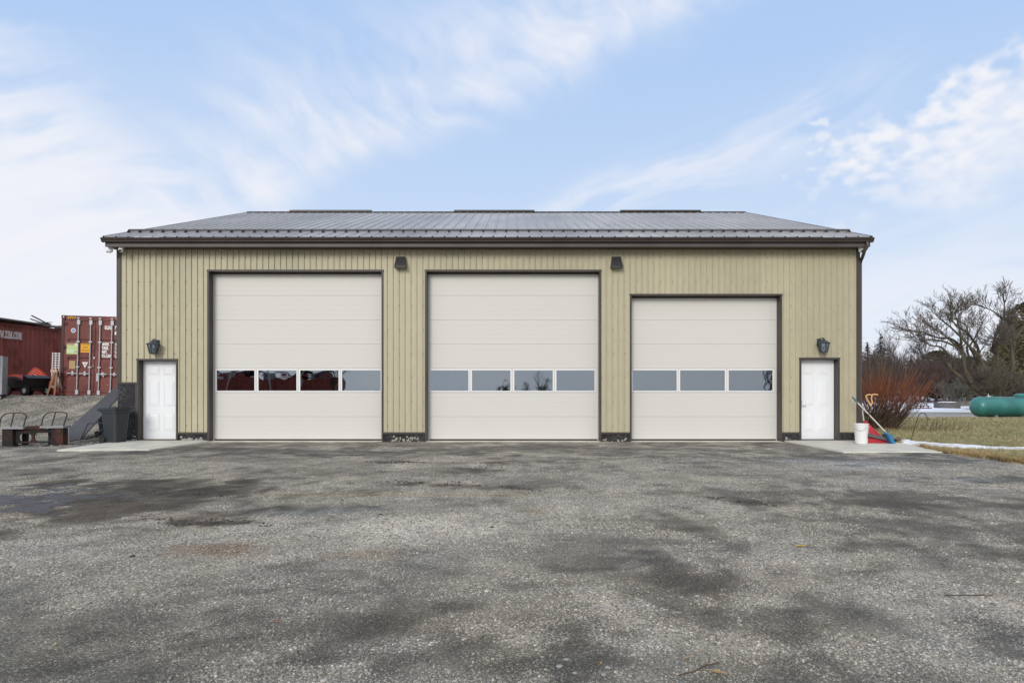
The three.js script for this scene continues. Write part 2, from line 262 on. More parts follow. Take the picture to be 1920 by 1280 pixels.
const gravelBump = (() => { const d = new Uint8Array(GW * GW * 4); for (let k = 0; k < GW * GW; k++) { d[4 * k] = d[4 * k + 1] = d[4 * k + 2] = gravelHeight[k]; d[4 * k + 3] = 255; } const t = new THREE.DataTexture(d, GW, GW, THREE.RGBAFormat); t.wrapS = t.wrapT = THREE.RepeatWrapping; t.magFilter = THREE.LinearFilter; t.repeat.set(1 / GT, 1 / GT); t.needsUpdate = true; return t; })();
const gravelMat = std([1, 1, 1], 0.88, { map: gravelTex, bumpMap: gravelBump, bumpScale: 0.012, vertexColors: true });

// grassy land to the horizon, lowest sheet
const grassNoise = tileNoise(1024, 1024, 8, 8, 7, 700), grassFine = tileNoise(1024, 1024, 128, 64, 3, 720);
const grassTex = dataTex(1024, 1024, (i, j, o) => { const k = j * 1024 + i, n = grassNoise[k], f = grassFine[k]; const t = clamp((n - 0.5) * 2.4 + 0.5); const v = 0.55 + 0.9 * (f - 0.5) * 1.1 + 0.35; o[0] = lerp(140, 188, t) * v; o[1] = lerp(140, 174, t) * v; o[2] = lerp(96, 130, t) * v; }, { repeat: [1 / 3.1, 1 / 3.1] });
const grassBump = dataTex(1024, 1024, (i, j, o) => { const k = j * 1024 + i; o[0] = o[1] = o[2] = 255 * grassFine[k]; }, { srgb: false, repeat: [1 / 3.1, 1 / 3.1] });
const grassMat = std([0.95, 0.95, 0.95], 0.95, { map: grassTex, bumpMap: grassBump, bumpScale: 0.03, vertexColors: true });
const grassTone = (x, z) => { const n = fbm(x * 0.35 + 4, z * 0.35 + 90, 0, 4), w = ss(0.38, 0.66, n); return [lerp(0.80, 1.22, w), lerp(0.86, 1.12, w), lerp(0.74, 1.12, w)]; };
setting('ground', grid(range(-600, -60, 60, -60, 60, 6, 60, 661, 60), range(-1500, -300, 100, -300, -60, 16, -60, 60, 6, 60, 361, 60), (x, z) => H(x, z) - 0.16, grassTone), grassMat);
setting('gravel_yard', grid(range(-34, -15, 0.6, -15, 12.6, 0.075), range(-19, -1.2, 0.3, -1.2, 15.6, 0.065, 15.6, 34, 0.6), yardY, yardTone), gravelMat);

// ------------------------------------------------------------------ the shed
const shed = thing('workshop_shed', 'wide tan metal-clad shed with three overhead doors and a low grey metal roof', 'shed');
const XL = -10.15, XR = 8.93, RIDGE_Z = -8.97, EAVE_Z = 0.44, EAVE_Y = 5.16, RIDGE_Y = 8.17, BACK_Z = -17.94;
const sidingWear = wear(512, 4, 1, 3, 31, 0.95, 1.0, 6.7, 11, [1, 1, 1]);
const trimWear = wear(256, 4, 4, 4, 61, 0.82, 1.0, 2.3, 2.3);
const M = {
  siding: std([0.478, 0.436, 0.302], 0.52, { map: sidingWear }),
  trim: std([0.062, 0.05, 0.043], 0.5, { map: trimWear }),
  gutter: std([0.050, 0.038, 0.033], 0.38, { map: trimWear }),
  roof: std([0.42, 0.405, 0.395], 0.44, { map: wear(512, 4, 2, 5, 77, 0.82, 1, 4.1, 6.3) }),
  door: std([0.645, 0.628, 0.590], 0.5),
  white: std([0.82, 0.835, 0.85], 0.42),
  frame: std([0.78, 0.78, 0.79], 0.45),
  rubber: std([0.012, 0.012, 0.012], 0.8),
  steel: std([0.55, 0.55, 0.56], 0.35, { metalness: 0.85 }),
  glass: new THREE.MeshPhysicalMaterial({ roughness: 0.015, metalness: 1, color: new THREE.Color().setRGB(0.235, 0.262, 0.285), bumpMap: (() => { const n = tileNoise(128, 128, 3, 4, 2, 1201); return dataTex(128, 128, (i, j, o) => { o[0] = o[1] = o[2] = 255 * n[j * 128 + i]; }, { srgb: false, repeat: [0.9, 0.9] }); })(), bumpScale: 0.0009 }),
  dark: std([0.02, 0.02, 0.022], 0.6),
};
// openings: outer jamb faces, head height, depth of the door behind the wall
const OPEN = [
  { x0: -7.78, x1: -3.35, top: 4.37, rec: 0.23 }, { x0: -2.19, x1: 2.247, top: 4.37, rec: 0.23 }, { x0: 3.07, x1: 6.89, top: 3.75, rec: 0.23 },
  { x0: -9.59, x1: -8.63, top: 2.085, rec: 0.2 }, { x0: 7.43, x1: 8.37, top: 2.115, rec: 0.2 }];
const JW = 0.045;
const sideBottom = (x) => x < -9.62 ? 1.53 : 0.247;
// one ribbed sheet from x0 to x1: ribs every 0.1524 m
const RP = 0.1524, RIB0 = XL + 0.10;
function ribbed(x0, x1, y0, y1, z0 = 0) {
  const xs = [[x0, 0]], prof = [[0, 0], [0.106, 0], [0.116, 0.024], [0.136, 0.024], [0.141, -0.002], [0.1432, -0.007], [0.146, -0.001]];
  const hAt = (x) => { let u = (x - RIB0) % RP; if (u < 0) u += RP; for (let i = 1; i < prof.length; i++) if (u <= prof[i][0]) { const [a, p] = prof[i - 1], [b, q] = prof[i]; return lerp(p, q, (u - a) / (b - a)); } return 0; };
  xs[0][1] = hAt(x0);
  for (let k = Math.floor((x0 - RIB0) / RP); k <= (x1 - RIB0) / RP + 1; k++) for (const [u, h] of prof) { const x = RIB0 + k * RP + u; if (x > x0 + 1e-4 && x < x1 - 1e-4) xs.push([x, h]); }
  xs.push([x1, hAt(x1)]);
  const pos = [];
  for (let i = 1; i < xs.length; i++) { const [a, p] = xs[i - 1], [b, q] = xs[i]; pos.push(a, y0, z0 + p, b, y0, z0 + q, b, y1, z0 + q, a, y0, z0 + p, b, y1, z0 + q, a, y1, z0 + p); }
  const g = new THREE.BufferGeometry(); g.setAttribute('position', new THREE.Float32BufferAttribute(pos, 3)); g.computeVertexNormals(); return g;
}
{ // front wall: sheets 0.914 m wide, cut round the openings
  const tints = [1, 0.965, 1.025, 0.985].map((t) => { const m = M.siding.clone(); m.color.multiplyScalar(t); return m; }), wall = sub('front_wall', shed), cuts = [XL + 0.09, XR - 0.06]; for (const o of OPEN) cuts.push(o.x0 - JW, o.x1 + JW); cuts.push(-9.62);
  const screws = [], R = rng(5);
  for (let k = 0; k < 21; k++) {
    const a = Math.max(XL + 0.09, RIB0 + k * 0.9144), b = Math.min(XR - 0.06, RIB0 + (k + 1) * 0.9144); if (b - a < 0.02) continue;
    const br = [a, b, ...cuts.filter((c) => c > a + 1e-3 && c < b - 1e-3)].sort((p, q) => p - q), geos = [];
    for (let i = 1; i < br.length; i++) {
      const mid = (br[i - 1] + br[i]) / 2, o = OPEN.find((q) => mid > q.x0 - JW && mid < q.x1 + JW), y0 = o ? o.top + JW : sideBottom(mid);
      geos.push(ribbed(br[i - 1], br[i], y0, 4.94, ((k * 7) % 3) * 0.0007));
      for (let r = 0; r < 8; r++) { const sy = 4.72 - r * 0.615; for (let m = 0; m < 7; m++) { const sx = RIB0 + k * 0.9144 + m * 0.3048 + 0.155; if (sx > br[i - 1] && sx < br[i] && sy > y0 + 0.05) screws.push(cyl(0.013, 0.011, 0.010, sx + (R() - 0.5) * 0.01, sy + (R() - 0.5) * 0.014, 0.005, Math.PI / 2, 0, 0, 6)); } }
    }
    part('siding_panel', geos, tints[(k * 5 + (k >> 2)) % 4], wall);
  }
  part('screws', screws, std([0.16, 0.14, 0.10], 0.6), wall, { kind: 'stuff' });
  const base = []; let last = null;
  for (const [a, b, y] of [[XL + 0.1, -9.635, 1.53], [-8.585, -7.825, 0.247], [-3.305, -2.235, 0.247], [2.292, 3.025, 0.247], [6.935, 7.385, 0.247], [8.415, XR - 0.06, 0.247]]) base.push(bxx(a, b, y - 0.05, y, -0.03, 0.03));
  base.forEach((q) => part('base_trim', q, M.trim, wall));
  part('corner_trim', [bxx(XL, XL + 0.11, 1.48, 4.94, -0.12, 0.028)], M.trim, wall);
  part('corner_trim', [bxx(XR - 0.08, XR + 0.005, 0.0, 4.94, -0.12, 0.028)], M.trim, wall);
  const fTex = (() => { const n = tileNoise(512, 512, 5, 8, 6, 210), f = tileNoise(512, 512, 128, 128, 2, 230), m = tileNoise(512, 512, 3, 3, 4, 260);
    return dataTex(512, 512, (i, j, o) => { const k = j * 512 + i; let v = 24 + 34 * n[k] + 30 * (f[k] - .5), w = 0; const chip = f[k] * 0.9 + m[k] * 0.55; if (chip > 1.02) { v = 100 + 90 * n[k]; w = 1; } o[0] = v * (1 + 0.04 * w); o[1] = v; o[2] = v * (1 - 0.07 * w) + 3; }, { repeat: [1 / 1.3, 1 / 1.3] }); })();
  const fMat = std([1, 1, 1], 0.85, { map: fTex });
  part('foundation', [bxx(XL + 0.02, -9.635, -0.4, 1.48, -0.3, 0.0)], fMat, shed); // tarred block corner below the raised siding
  for (const [a, b] of [[-8.585, -7.825], [-3.305, -2.235], [2.292, 3.025], [6.935, 7.385], [8.415, XR - 0.06]]) part('foundation', [bxx(a, b, -0.3, 0.197, -0.3, -0.02)], fMat, shed);
  // ragged stones showing in the footings
  const stone = [], R2 = rng(88), light = std([0.36, 0.34, 0.30], 0.9), lump = [];
  for (const [a, b, n, lim] of [[-8.5, -7.95, 46, 0.16], [-3.1, -2.4, 34, 0.14], [-9.75, -9.64, 12, 0.5], [2.35, 2.95, 9, 0.1], [6.95, 7.3, 5, 0.1]]) for (let i = 0; i < n; i++) { const r = 0.012 + 0.03 * R2(); stone.push(new THREE.IcosahedronGeometry(r, 0).applyMatrix4(M4(lerp(a, b, R2()), 0.01 + lim * R2() * R2(), -0.015 + 0.02 * R2(), R2() * 6, R2() * 6, R2() * 6))); }
  part('footing_stones', stone, light, shed, { kind: 'stuff' });
}
// other walls
part('side_wall', [hexa([[XL, 0, -0.12], [XL + 0.06, 0, -0.12], [XL + 0.06, 0, BACK_Z], [XL, 0, BACK_Z]], [[XL, 4.95, -0.12], [XL + 0.06, 4.95, -0.12], [XL + 0.06, 4.95, BACK_Z], [XL, 4.95, BACK_Z]]), drawnX([[-0.12, 4.95], [RIDGE_Z, 7.95], [BACK_Z, 4.95]], XL, XL + 0.06)], M.siding, shed);
part('side_wall', [bxx(XR - 0.08, XR - 0.02, 0, 4.95, BACK_Z, -0.125), drawnX([[-0.12, 4.95], [RIDGE_Z, 7.95], [BACK_Z, 4.95]], XR - 0.08, XR - 0.02)], M.siding, shed);
part('rear_wall', [bxx(XL, XR, 0, 4.95, BACK_Z - 0.06, BACK_Z)], M.siding, shed);
part('floor_slab', [bxx(XL + 0.1, XR - 0.1, -0.3, 0.004, BACK_Z, -0.3)], std([0.3, 0.3, 0.29], 0.8), shed);
part('inner_lining', [bxx(XL + 0.1, XR - 0.1, 4.9, 4.93, BACK_Z, -0.35)], M.dark, shed);

{ // roof: ribbed metal sheets from eave to ridge
  const roof = sub('roof', shed), X0 = XL - 0.10, X1 = XR + 0.10, run = EAVE_Z - RIDGE_Z, rise = RIDGE_Y - EAVE_Y, L = Math.hypot(run, rise), dy = rise / L, dz = -run / L;
  const onRoof = (x, h, t) => [x, EAVE_Y + dy * t - dz * h, EAVE_Z + dz * t + dy * h];   // h along the normal
  const prof = [[0, 0], [0.014, 0.025], [0.034, 0.025], [0.048, 0], [0.14, 0], [0.147, 0.005], [0.16, 0.005], [0.167, 0], [0.225, 0], [0.232, 0.005], [0.245, 0.005], [0.252, 0]];
  for (let k = 0; k < 22; k++) {
    const a = X0 + k * 0.9144, b = Math.min(X1, a + 0.9144 + 0.0), xs = []; if (b - a < 0.05) continue;
    for (let m = 0; m < 3; m++) for (const [u, h] of prof) { const x = a + m * 0.3048 + u; if (x < b) xs.push([x, h]); } xs.push([b, 0]);
    const pos = [], T = [-0.01, L];
    for (let i = 1; i < xs.length; i++) { const p = onRoof(xs[i - 1][0], xs[i - 1][1], T[0]), q = onRoof(xs[i][0], xs[i][1], T[0]), r = onRoof(xs[i][0], xs[i][1], T[1]), s = onRoof(xs[i - 1][0], xs[i - 1][1], T[1]); pos.push(...p, ...q, ...r, ...p, ...r, ...s); }
    // closed, shadowed ends of the ribs at the eave
    const g = new THREE.BufferGeometry(); g.setAttribute('position', new THREE.Float32BufferAttribute(pos, 3)); g.computeVertexNormals();
    part('roof_panel', g, M.roof, roof);
  }
  part('rear_slope', [hexa([[X0, EAVE_Y - 0.05, BACK_Z - 0.44], [X1, EAVE_Y - 0.05, BACK_Z - 0.44], [X1, RIDGE_Y - 0.05, RIDGE_Z - 0.01], [X0, RIDGE_Y - 0.05, RIDGE_Z - 0.01]].reverse(), [[X0, EAVE_Y, BACK_Z - 0.44], [X1, EAVE_Y, BACK_Z - 0.44], [X1, RIDGE_Y, RIDGE_Z - 0.01], [X0, RIDGE_Y, RIDGE_Z - 0.01]].reverse())], M.roof, roof);
  const cap = (x0, x1, y, w, t) => drawnX([[RIDGE_Z + w, y - w * 0.31], [RIDGE_Z + w, y - w * 0.31 + t], [RIDGE_Z, y + t], [RIDGE_Z - w, y - w * 0.31 + t], [RIDGE_Z - w, y - w * 0.31]], x0, x1);
  part('ridge_cap', [cap(X0, X1, RIDGE_Y + 0.03, 0.17, 0.02)], M.trim, roof);
  for (const [a, b] of [[-8.59, -5.45], [-2.24, 0.87], [4.2, 7.29]]) part('ridge_vent', [cap(a, b, RIDGE_Y + 0.055, 0.2, 0.055)], M.gutter, roof);
  // snow bar with brackets over every rib
  const t0 = 1.17, bar = [], br = [], sc = [];
  const P = (x, h, t) => onRoof(x, h, t);
  bar.push(hexa([P(X0 + 0.02, 0.028, t0), P(X1 - 0.02, 0.028, t0), P(X1 - 0.02, 0.028, t0 + 0.05), P(X0 + 0.02, 0.028, t0 + 0.05)], [P(X0 + 0.02, 0.098, t0), P(X1 - 0.02, 0.098, t0), P(X1 - 0.02, 0.092, t0 + 0.012), P(X0 + 0.02, 0.092, t0 + 0.012)]));
  part('snow_guard', bar, std([0.13, 0.125, 0.13], 0.45), roof);
  for (let x = X0 + 0.035; x < X1; x += 0.3048) {
    br.push(hexa([P(x - 0.024, 0.0225, t0 - 0.09), P(x + 0.024, 0.0225, t0 - 0.09), P(x + 0.024, 0.0225, t0 - 0.004), P(x - 0.024, 0.0225, t0 - 0.004)], [P(x - 0.02, 0.034, t0 - 0.085), P(x + 0.02, 0.034, t0 - 0.085), P(x + 0.02, 0.075, t0 - 0.004), P(x - 0.02, 0.075, t0 - 0.004)]));
    sc.push(hexa([P(x - 0.022, 0.001, -0.012), P(x + 0.008, 0.001, -0.012), P(x + 0.008, 0.001, 0.0), P(x - 0.022, 0.001, 0.0)], [P(x - 0.018, 0.02, -0.012), P(x - 0.003, 0.02, -0.012), P(x - 0.003, 0.02, 0.0), P(x - 0.018, 0.02, 0.0)]));
  }
  part('snow_guard_brackets', br, M.rubber, roof, { kind: 'stuff' }); part('rib_closures', sc, M.rubber, roof, { kind: 'stuff' });
  const ds = [], R = rng(3);
  for (const t of [0.55, 1.9, 2.8, 3.75, 4.7, 5.6, 6.5, 7.5, 8.6, 9.5]) for (let x = X0 + 0.1; x < X1; x += 0.3048) { const q = P(x, 0.004, t + (R() - 0.5) * 0.05); ds.push(new THREE.BoxGeometry(0.012, 0.008, 0.018).rotateX(-0.31).translate(...q)); }
  part('roof_screws', ds, std([0.05, 0.05, 0.055], 0.5), roof, { kind: 'stuff' });
  part('rake_trim', [drawnX([[EAVE_Z, EAVE_Y - 0.14], [EAVE_Z, EAVE_Y + 0.03], [RIDGE_Z, RIDGE_Y + 0.03], [RIDGE_Z, RIDGE_Y - 0.14]], X0 - 0.012, X0 + 0.02)], M.trim, roof);
  part('rake_trim', [drawnX([[EAVE_Z, EAVE_Y - 0.14], [EAVE_Z, EAVE_Y + 0.03], [RIDGE_Z, RIDGE_Y + 0.03], [RIDGE_Z, RIDGE_Y - 0.14]], X1 - 0.02, X1 + 0.012)], M.trim, roof);
  for (const q of [drawnX([[-0.1, 4.93], [-0.1, 5.02], [RIDGE_Z, 8.03], [RIDGE_Z, 7.9]], X0 + 0.02, XL + 0.01), drawnX([[-0.1, 4.93], [-0.1, 5.02], [RIDGE_Z, 8.03], [RIDGE_Z, 7.9]], XR - 0.01, X1 - 0.02)]) part('rake_fascia', q, M.trim, roof);
  // eave: fascia, soffit, gutter
  part('fascia', [bxx(X0 + 0.03, X1 - 0.03, 4.925, 5.13, 0.37, 0.40)], std([0.085, 0.076, 0.072], 0.5, { map: trimWear }), roof);
  part('soffit', [bxx(X0 + 0.03, X1 - 0.03, 4.935, 4.945, -0.02, 0.37)], M.trim, roof);
  part('gutter', [drawnX([[0.403, 5.03], [0.475, 5.03], [0.49, 5.045], [0.492, 5.065], [0.518, 5.10], [0.525, 5.135], [0.512, 5.135], [0.503, 5.105], [0.478, 5.07], [0.470, 5.042], [0.410, 5.042], [0.410, 5.12], [0.403, 5.12]], X0 - 0.005, X1 + 0.0),
    drawnX([[0.403, 5.03], [0.475, 5.03], [0.49, 5.045], [0.492, 5.065], [0.518, 5.10], [0.525, 5.133], [0.403, 5.133]], X0 - 0.02, X0 - 0.006), drawnX([[0.403, 5.03], [0.475, 5.03], [0.49, 5.045], [0.492, 5.065], [0.518, 5.10], [0.525, 5.133], [0.403, 5.133]], X1 + 0.001, X1 + 0.015)], M.gutter, roof);
  const dpm = std([0.075, 0.060, 0.055], 0.4);
  part('downspout', [tube([[8.90, 5.035, 0.44], [8.905, 4.93, 0.44], [8.88, 4.84, 0.36], [8.93, 4.72, 0.16], [8.965, 4.64, 0.0], [8.975, 4.52, -0.07]], 0.043, 30, 8), bxx(8.935, 9.012, 0.25, 4.54, -0.115, -0.03), bxx(8.94, 9.0, 0.13, 0.25, -0.11, 0.06)], dpm, shed);
}
// door frames (head, jambs) and sills
const concreteMat = (() => { const n = tileNoise(512, 512, 4, 4, 6, 310), f = tileNoise(512, 512, 128, 128, 2, 330); return std([1, 1, 1], 0.9, { map: dataTex(512, 512, (i, j, o) => { const k = j * 512 + i, v = 176 + 56 * n[k] + 26 * (f[k] - .5); o[0] = v * 1.0; o[1] = v * 0.98; o[2] = v * 0.915; }, { repeat: [1 / 1.7, 1 / 1.7] }), bumpMap: dataTex(256, 256, (i, j, o) => { o[0] = o[1] = o[2] = 255 * f[(j * 2) * 512 + i * 2]; }, { srgb: false, repeat: [0.8, 0.8] }), bumpScale: 0.004 }); })();
OPEN.forEach((o, k) => {
  const r = o.rec + 0.06, low = k < 3 ? 0 : 0.03;
  const fr = sub('door_frame', shed);
  part('jamb', [bxx(o.x0 - JW, o.x0, 0, o.top, -r, 0.026), ...(k === 3 ? [bxx(o.x0 - JW - 0.045, o.x0 - JW, 0, 1.475, -0.1, 0.012)] : k === 4 ? [bxx(o.x0 - JW - 0.02, o.x0 - JW, 0, 0.195, -0.1, 0.01)] : [])], M.trim, fr);
  part('jamb', [bxx(o.x1, o.x1 + JW, 0, o.top, -r, 0.026), ...(k === 4 ? [bxx(o.x1 + JW, o.x1 + JW + 0.03, 0, 0.195, -0.1, 0.01)] : [])], M.trim, fr);
  part('head', [bxx(o.x0 - JW - 0.008, o.x1 + JW + 0.008, o.top, o.top + JW, -r, 0.032)], M.trim, fr);
  if (k < 3) part('door_sill', [bxx(o.x0 - 0.02, o.x1 + 0.02, -0.2, 0.012, -0.36, 0.06)], concreteMat, shed);
});
// overhead doors: sections 0.625 m tall with pressed lines, one section of windows
const SEC = [0.05, 0.633, 1.257, 1.889, 2.52, 3.144, 3.783, 4.42];
const PANES = [[[-7.69, -6.70], [-6.605, -5.606], [-5.516, -4.51], [-4.426, -3.413]], [[-2.137, -1.131], [-1.045, -0.036], [0.056, 1.064], [1.152, 2.151]], [[3.136, 4.287], [4.372, 5.54], [5.634, 6.786]]];
[0, 1, 2].forEach((k) => {
  const o = OPEN[k], zf = -o.rec, door = sub('overhead_door', shed, ['overhead door nearest the containers, its panes reflecting red', 'middle overhead door with four plain panes', 'shorter overhead door with three panes'][k]);
  const n = SEC.filter((y) => y < o.top).length;
  for (let s = 0; s < n; s++) {
    const y0 = SEC[s] + 0.0012, y1 = Math.min(SEC[s + 1] - 0.0012, o.top + 0.05), x0 = o.x0 + 0.012, x1 = o.x1 - 0.012;
    if (s === 2) {
      const ps = PANES[k], wy0 = 1.305, wy1 = 1.842, geos = [bxx(x0, x1, y0, wy0, zf - 0.05, zf), bxx(x0, x1, wy1, y1, zf - 0.05, zf)];
      let px = x0; for (const [a, b] of ps) { geos.push(bxx(px, a, wy0, wy1, zf - 0.05, zf)); px = b; } geos.push(bxx(px, x1, wy0, wy1, zf - 0.05, zf));
      part('door_section', geos, M.door, door);
      for (const [a, b] of ps) {
        const f = 0.028, c = 0.004;
        part('window_frame', [bxx(a - f, b + f, wy0 - f, wy0 + c, zf + 0.001, zf + 0.011), bxx(a - f, b + f, wy1 - c, wy1 + f, zf + 0.001, zf + 0.011), bxx(a - f, a + c, wy0 + c, wy1 - c, zf + 0.001, zf + 0.011), bxx(b - c, b + f, wy0 + c, wy1 - c, zf + 0.001, zf + 0.011)], M.frame, door);
        part('window_pane', [box(b - a - 0.002, wy1 - wy0 - 0.002, 0.012, (a + b) / 2, (wy0 + wy1) / 2, zf - 0.019, -0.0052 - 0.0012 * ((a * 7) % 1), 0.0015 * ((a * 13) % 1), 0)], M.glass, door);
      }
      continue;
    }
    const H0 = y1 - y0, gr = 4, pts = [[zf - 0.05, y0], [zf - 0.004, y0], [zf, y0 + 0.005]];
    const full = SEC[s + 1] - SEC[s];
    for (let q = 1; q <= gr; q++) { const yy = y0 + q * full / (gr + 1); if (yy < y1 - 0.03) pts.push([zf, yy - 0.005], [zf - 0.0022, yy], [zf, yy + 0.005]); }
    pts.push([zf, y1 - 0.005], [zf - 0.004, y1], [zf - 0.05, y1]);
    part('door_section', [drawnX(pts, x0, x1)], M.door, door);
  }
  part('bottom_seal', [bxx(o.x0 + 0.012, o.x1 - 0.012, 0.0135, 0.051, zf - 0.05, zf - 0.004)], M.rubber, door);
  for (const q of [bxx(o.x0, o.x0 + 0.045, 0.012, o.top - 0.036, zf + 0.002, zf + 0.016), bxx(o.x1 - 0.02, o.x1, 0.012, o.top - 0.036, zf + 0.002, zf + 0.016)]) part('side_seal', q, std([0.5, 0.49, 0.46], 0.6), door);
  part('head_seal', [bxx(o.x0, o.x1, o.top - 0.035, o.top, zf + 0.002, zf + 0.018)], M.trim, door);
});
// entry doors: six raised panels each
[3, 4].forEach((k) => {
  const o = OPEN[k], zf = -o.rec, door = sub('entry_door', shed, k === 3 ? 'white six-panel door beside the black bin' : 'white six-panel door beside the white pail'), x0 = o.x0 + 0.006, x1 = o.x1 - 0.006, y0 = 0.055, y1 = o.top - 0.008, w = x1 - x0, h = y1 - y0;
  part('door_leaf', [bxx(x0, x1, y0, y1, zf - 0.045, zf)], M.white, door);
  const ym = [[0.055, 0.285], [0.375, 0.69], [0.765, 0.90]], hh = [[0.105, 0.325], [0.425, 0.745], [0.82, 0.925]];
  for (const [c0, c1] of [[0.15, 0.44], [0.56, 0.85]]) for (const [r0, r1] of hh) {
    const a = x0 + c0 * w, b = x0 + c1 * w, c = y0 + r0 * h, d = y0 + r1 * h, e = 0.018, f = 0.045;
    const ring = (p, q, z0, z1) => [hexa([[a + p, c + p, zf + z0], [b - p, c + p, zf + z0], [b - p, d - p, zf + z0], [a + p, d - p, zf + z0]].map(([x, y, z]) => [x, y, z]), [[a + q, c + q, zf + z1], [b - q, c + q, zf + z1], [b - q, d - q, zf + z1], [a + q, d - q, zf + z1]])];
    const outer = [bxx(a, b, c, c + 0.011, zf + 0.0005, zf + 0.009), bxx(a, b, d - 0.011, d, zf + 0.0005, zf + 0.009), bxx(a, a + 0.011, c + 0.011, d - 0.011, zf + 0.0005, zf + 0.009), bxx(b - 0.011, b, c + 0.011, d - 0.011, zf + 0.0005, zf + 0.009)];
    part('raised_panel', [...outer, ...ring(e, f, 0.0005, 0.011)], M.white, door);
  }
  const hx = k === 3 ? x1 - 0.055 : x0 + 0.06, hy = 0.93;
  if (k === 3) part('door_handle', [cyl(0.03, 0.03, 0.012, hx, hy, zf + 0.007, Math.PI / 2), new THREE.SphereGeometry(0.028, 14, 10).translate(hx, hy, zf + 0.06), cyl(0.012, 0.012, 0.05, hx, hy, zf + 0.035, Math.PI / 2)], M.steel, door);
  else part('door_handle', [cyl(0.032, 0.032, 0.014, hx, hy, zf + 0.008, Math.PI / 2), cyl(0.011, 0.011, 0.06, hx, hy, zf + 0.04, Math.PI / 2), rod([hx, hy, zf + 0.065], [hx + 0.12, hy - 0.006, zf + 0.07], 0.011), bxx(hx - 0.035, hx + 0.035, hy + 0.04, hy + 0.13, zf + 0.001, zf + 0.03), cyl(0.028, 0.028, 0.025, hx, hy - 0.07, zf + 0.013, Math.PI / 2)], M.steel, door);
  part('threshold', [bxx(o.x0, o.x1, 0.012, 0.05, -0.3, k === 3 ? 0.02 : -0.02)], std([0.09, 0.075, 0.06], 0.6), door);
});
// ------------------------------------------------------------------ concrete pads at the entry doors
function pad(name, outline, top, label) {
  const s = poly(outline.map(([x, z]) => [x, -z])), g = new THREE.ExtrudeGeometry(s, { depth: 0.12, bevelEnabled: true, bevelSize: 0.012, bevelThickness: 0.012, bevelSegments: 1 }).rotateX(-Math.PI / 2).translate(0, top - 0.132, 0);
  const m = setting(name, uvMetres(merged(g)), concreteMat); m.userData.label = label; return m;
}
pad('concrete_pad', [[-10.02, -0.02], [-9.98, 2.55], [-8.0, 2.5], [-7.72, 0.18], [-7.9, -0.02]], 0.034, 'pale concrete pad before the door beside the bins');
pad('concrete_pad_001', [[7.02, -0.02], [7.06, 3.02], [9.12, 3.07], [9.62, 0.7], [9.4, -0.02]], 0.034, 'pale concrete pad before the door beside the pail');

// ------------------------------------------------------------------ lamps and cameras on the shed
const bronze = std([0.028, 0.024, 0.026], 0.45), lampGlass = std([0.30, 0.34, 0.37], 0.25), blueIron = std([0.040, 0.052, 0.068], 0.45);
{
  const w = thing('wall_pack_light', 'dark bronze wall light between the first and middle overhead doors', 'wall light', [-2.845, 4.45, 0.016], 0, 'wall lights above the overhead doors');
  part('housing', [hexa([[-0.145, 0.035, 0.20], [0.145, 0.035, 0.20], [0.145, 0.035, 0], [-0.145, 0.035, 0]], [[-0.115, 0.285, 0.075], [0.115, 0.285, 0.075], [0.115, 0.285, 0], [-0.115, 0.285, 0]]), bxx(-0.15, 0.15, 0.02, 0.035, 0.02, 0.208)], bronze, w);
  part('lens', [hexa([[-0.105, 0.0, 0.17], [0.105, 0.0, 0.17], [0.105, 0.0, 0.03], [-0.105, 0.0, 0.03]], [[-0.12, 0.02, 0.19], [0.12, 0.02, 0.19], [0.12, 0.02, 0.02], [-0.12, 0.02, 0.02]])], lampGlass, w);
  part('lens_rim', [bxx(-0.148, -0.118, -0.008, 0.019, 0.02, 0.2), bxx(0.118, 0.148, -0.008, 0.019, 0.02, 0.2), bxx(-0.117, 0.117, -0.008, 0.003, 0.185, 0.2)], bronze, w);
  const c = w.clone(); c.name = numbered('wall_pack_light'); c.position.x = 2.67; c.userData = { ...w.userData, label: 'dark bronze wall light between the middle and shorter overhead doors' }; scene.add(c);
}
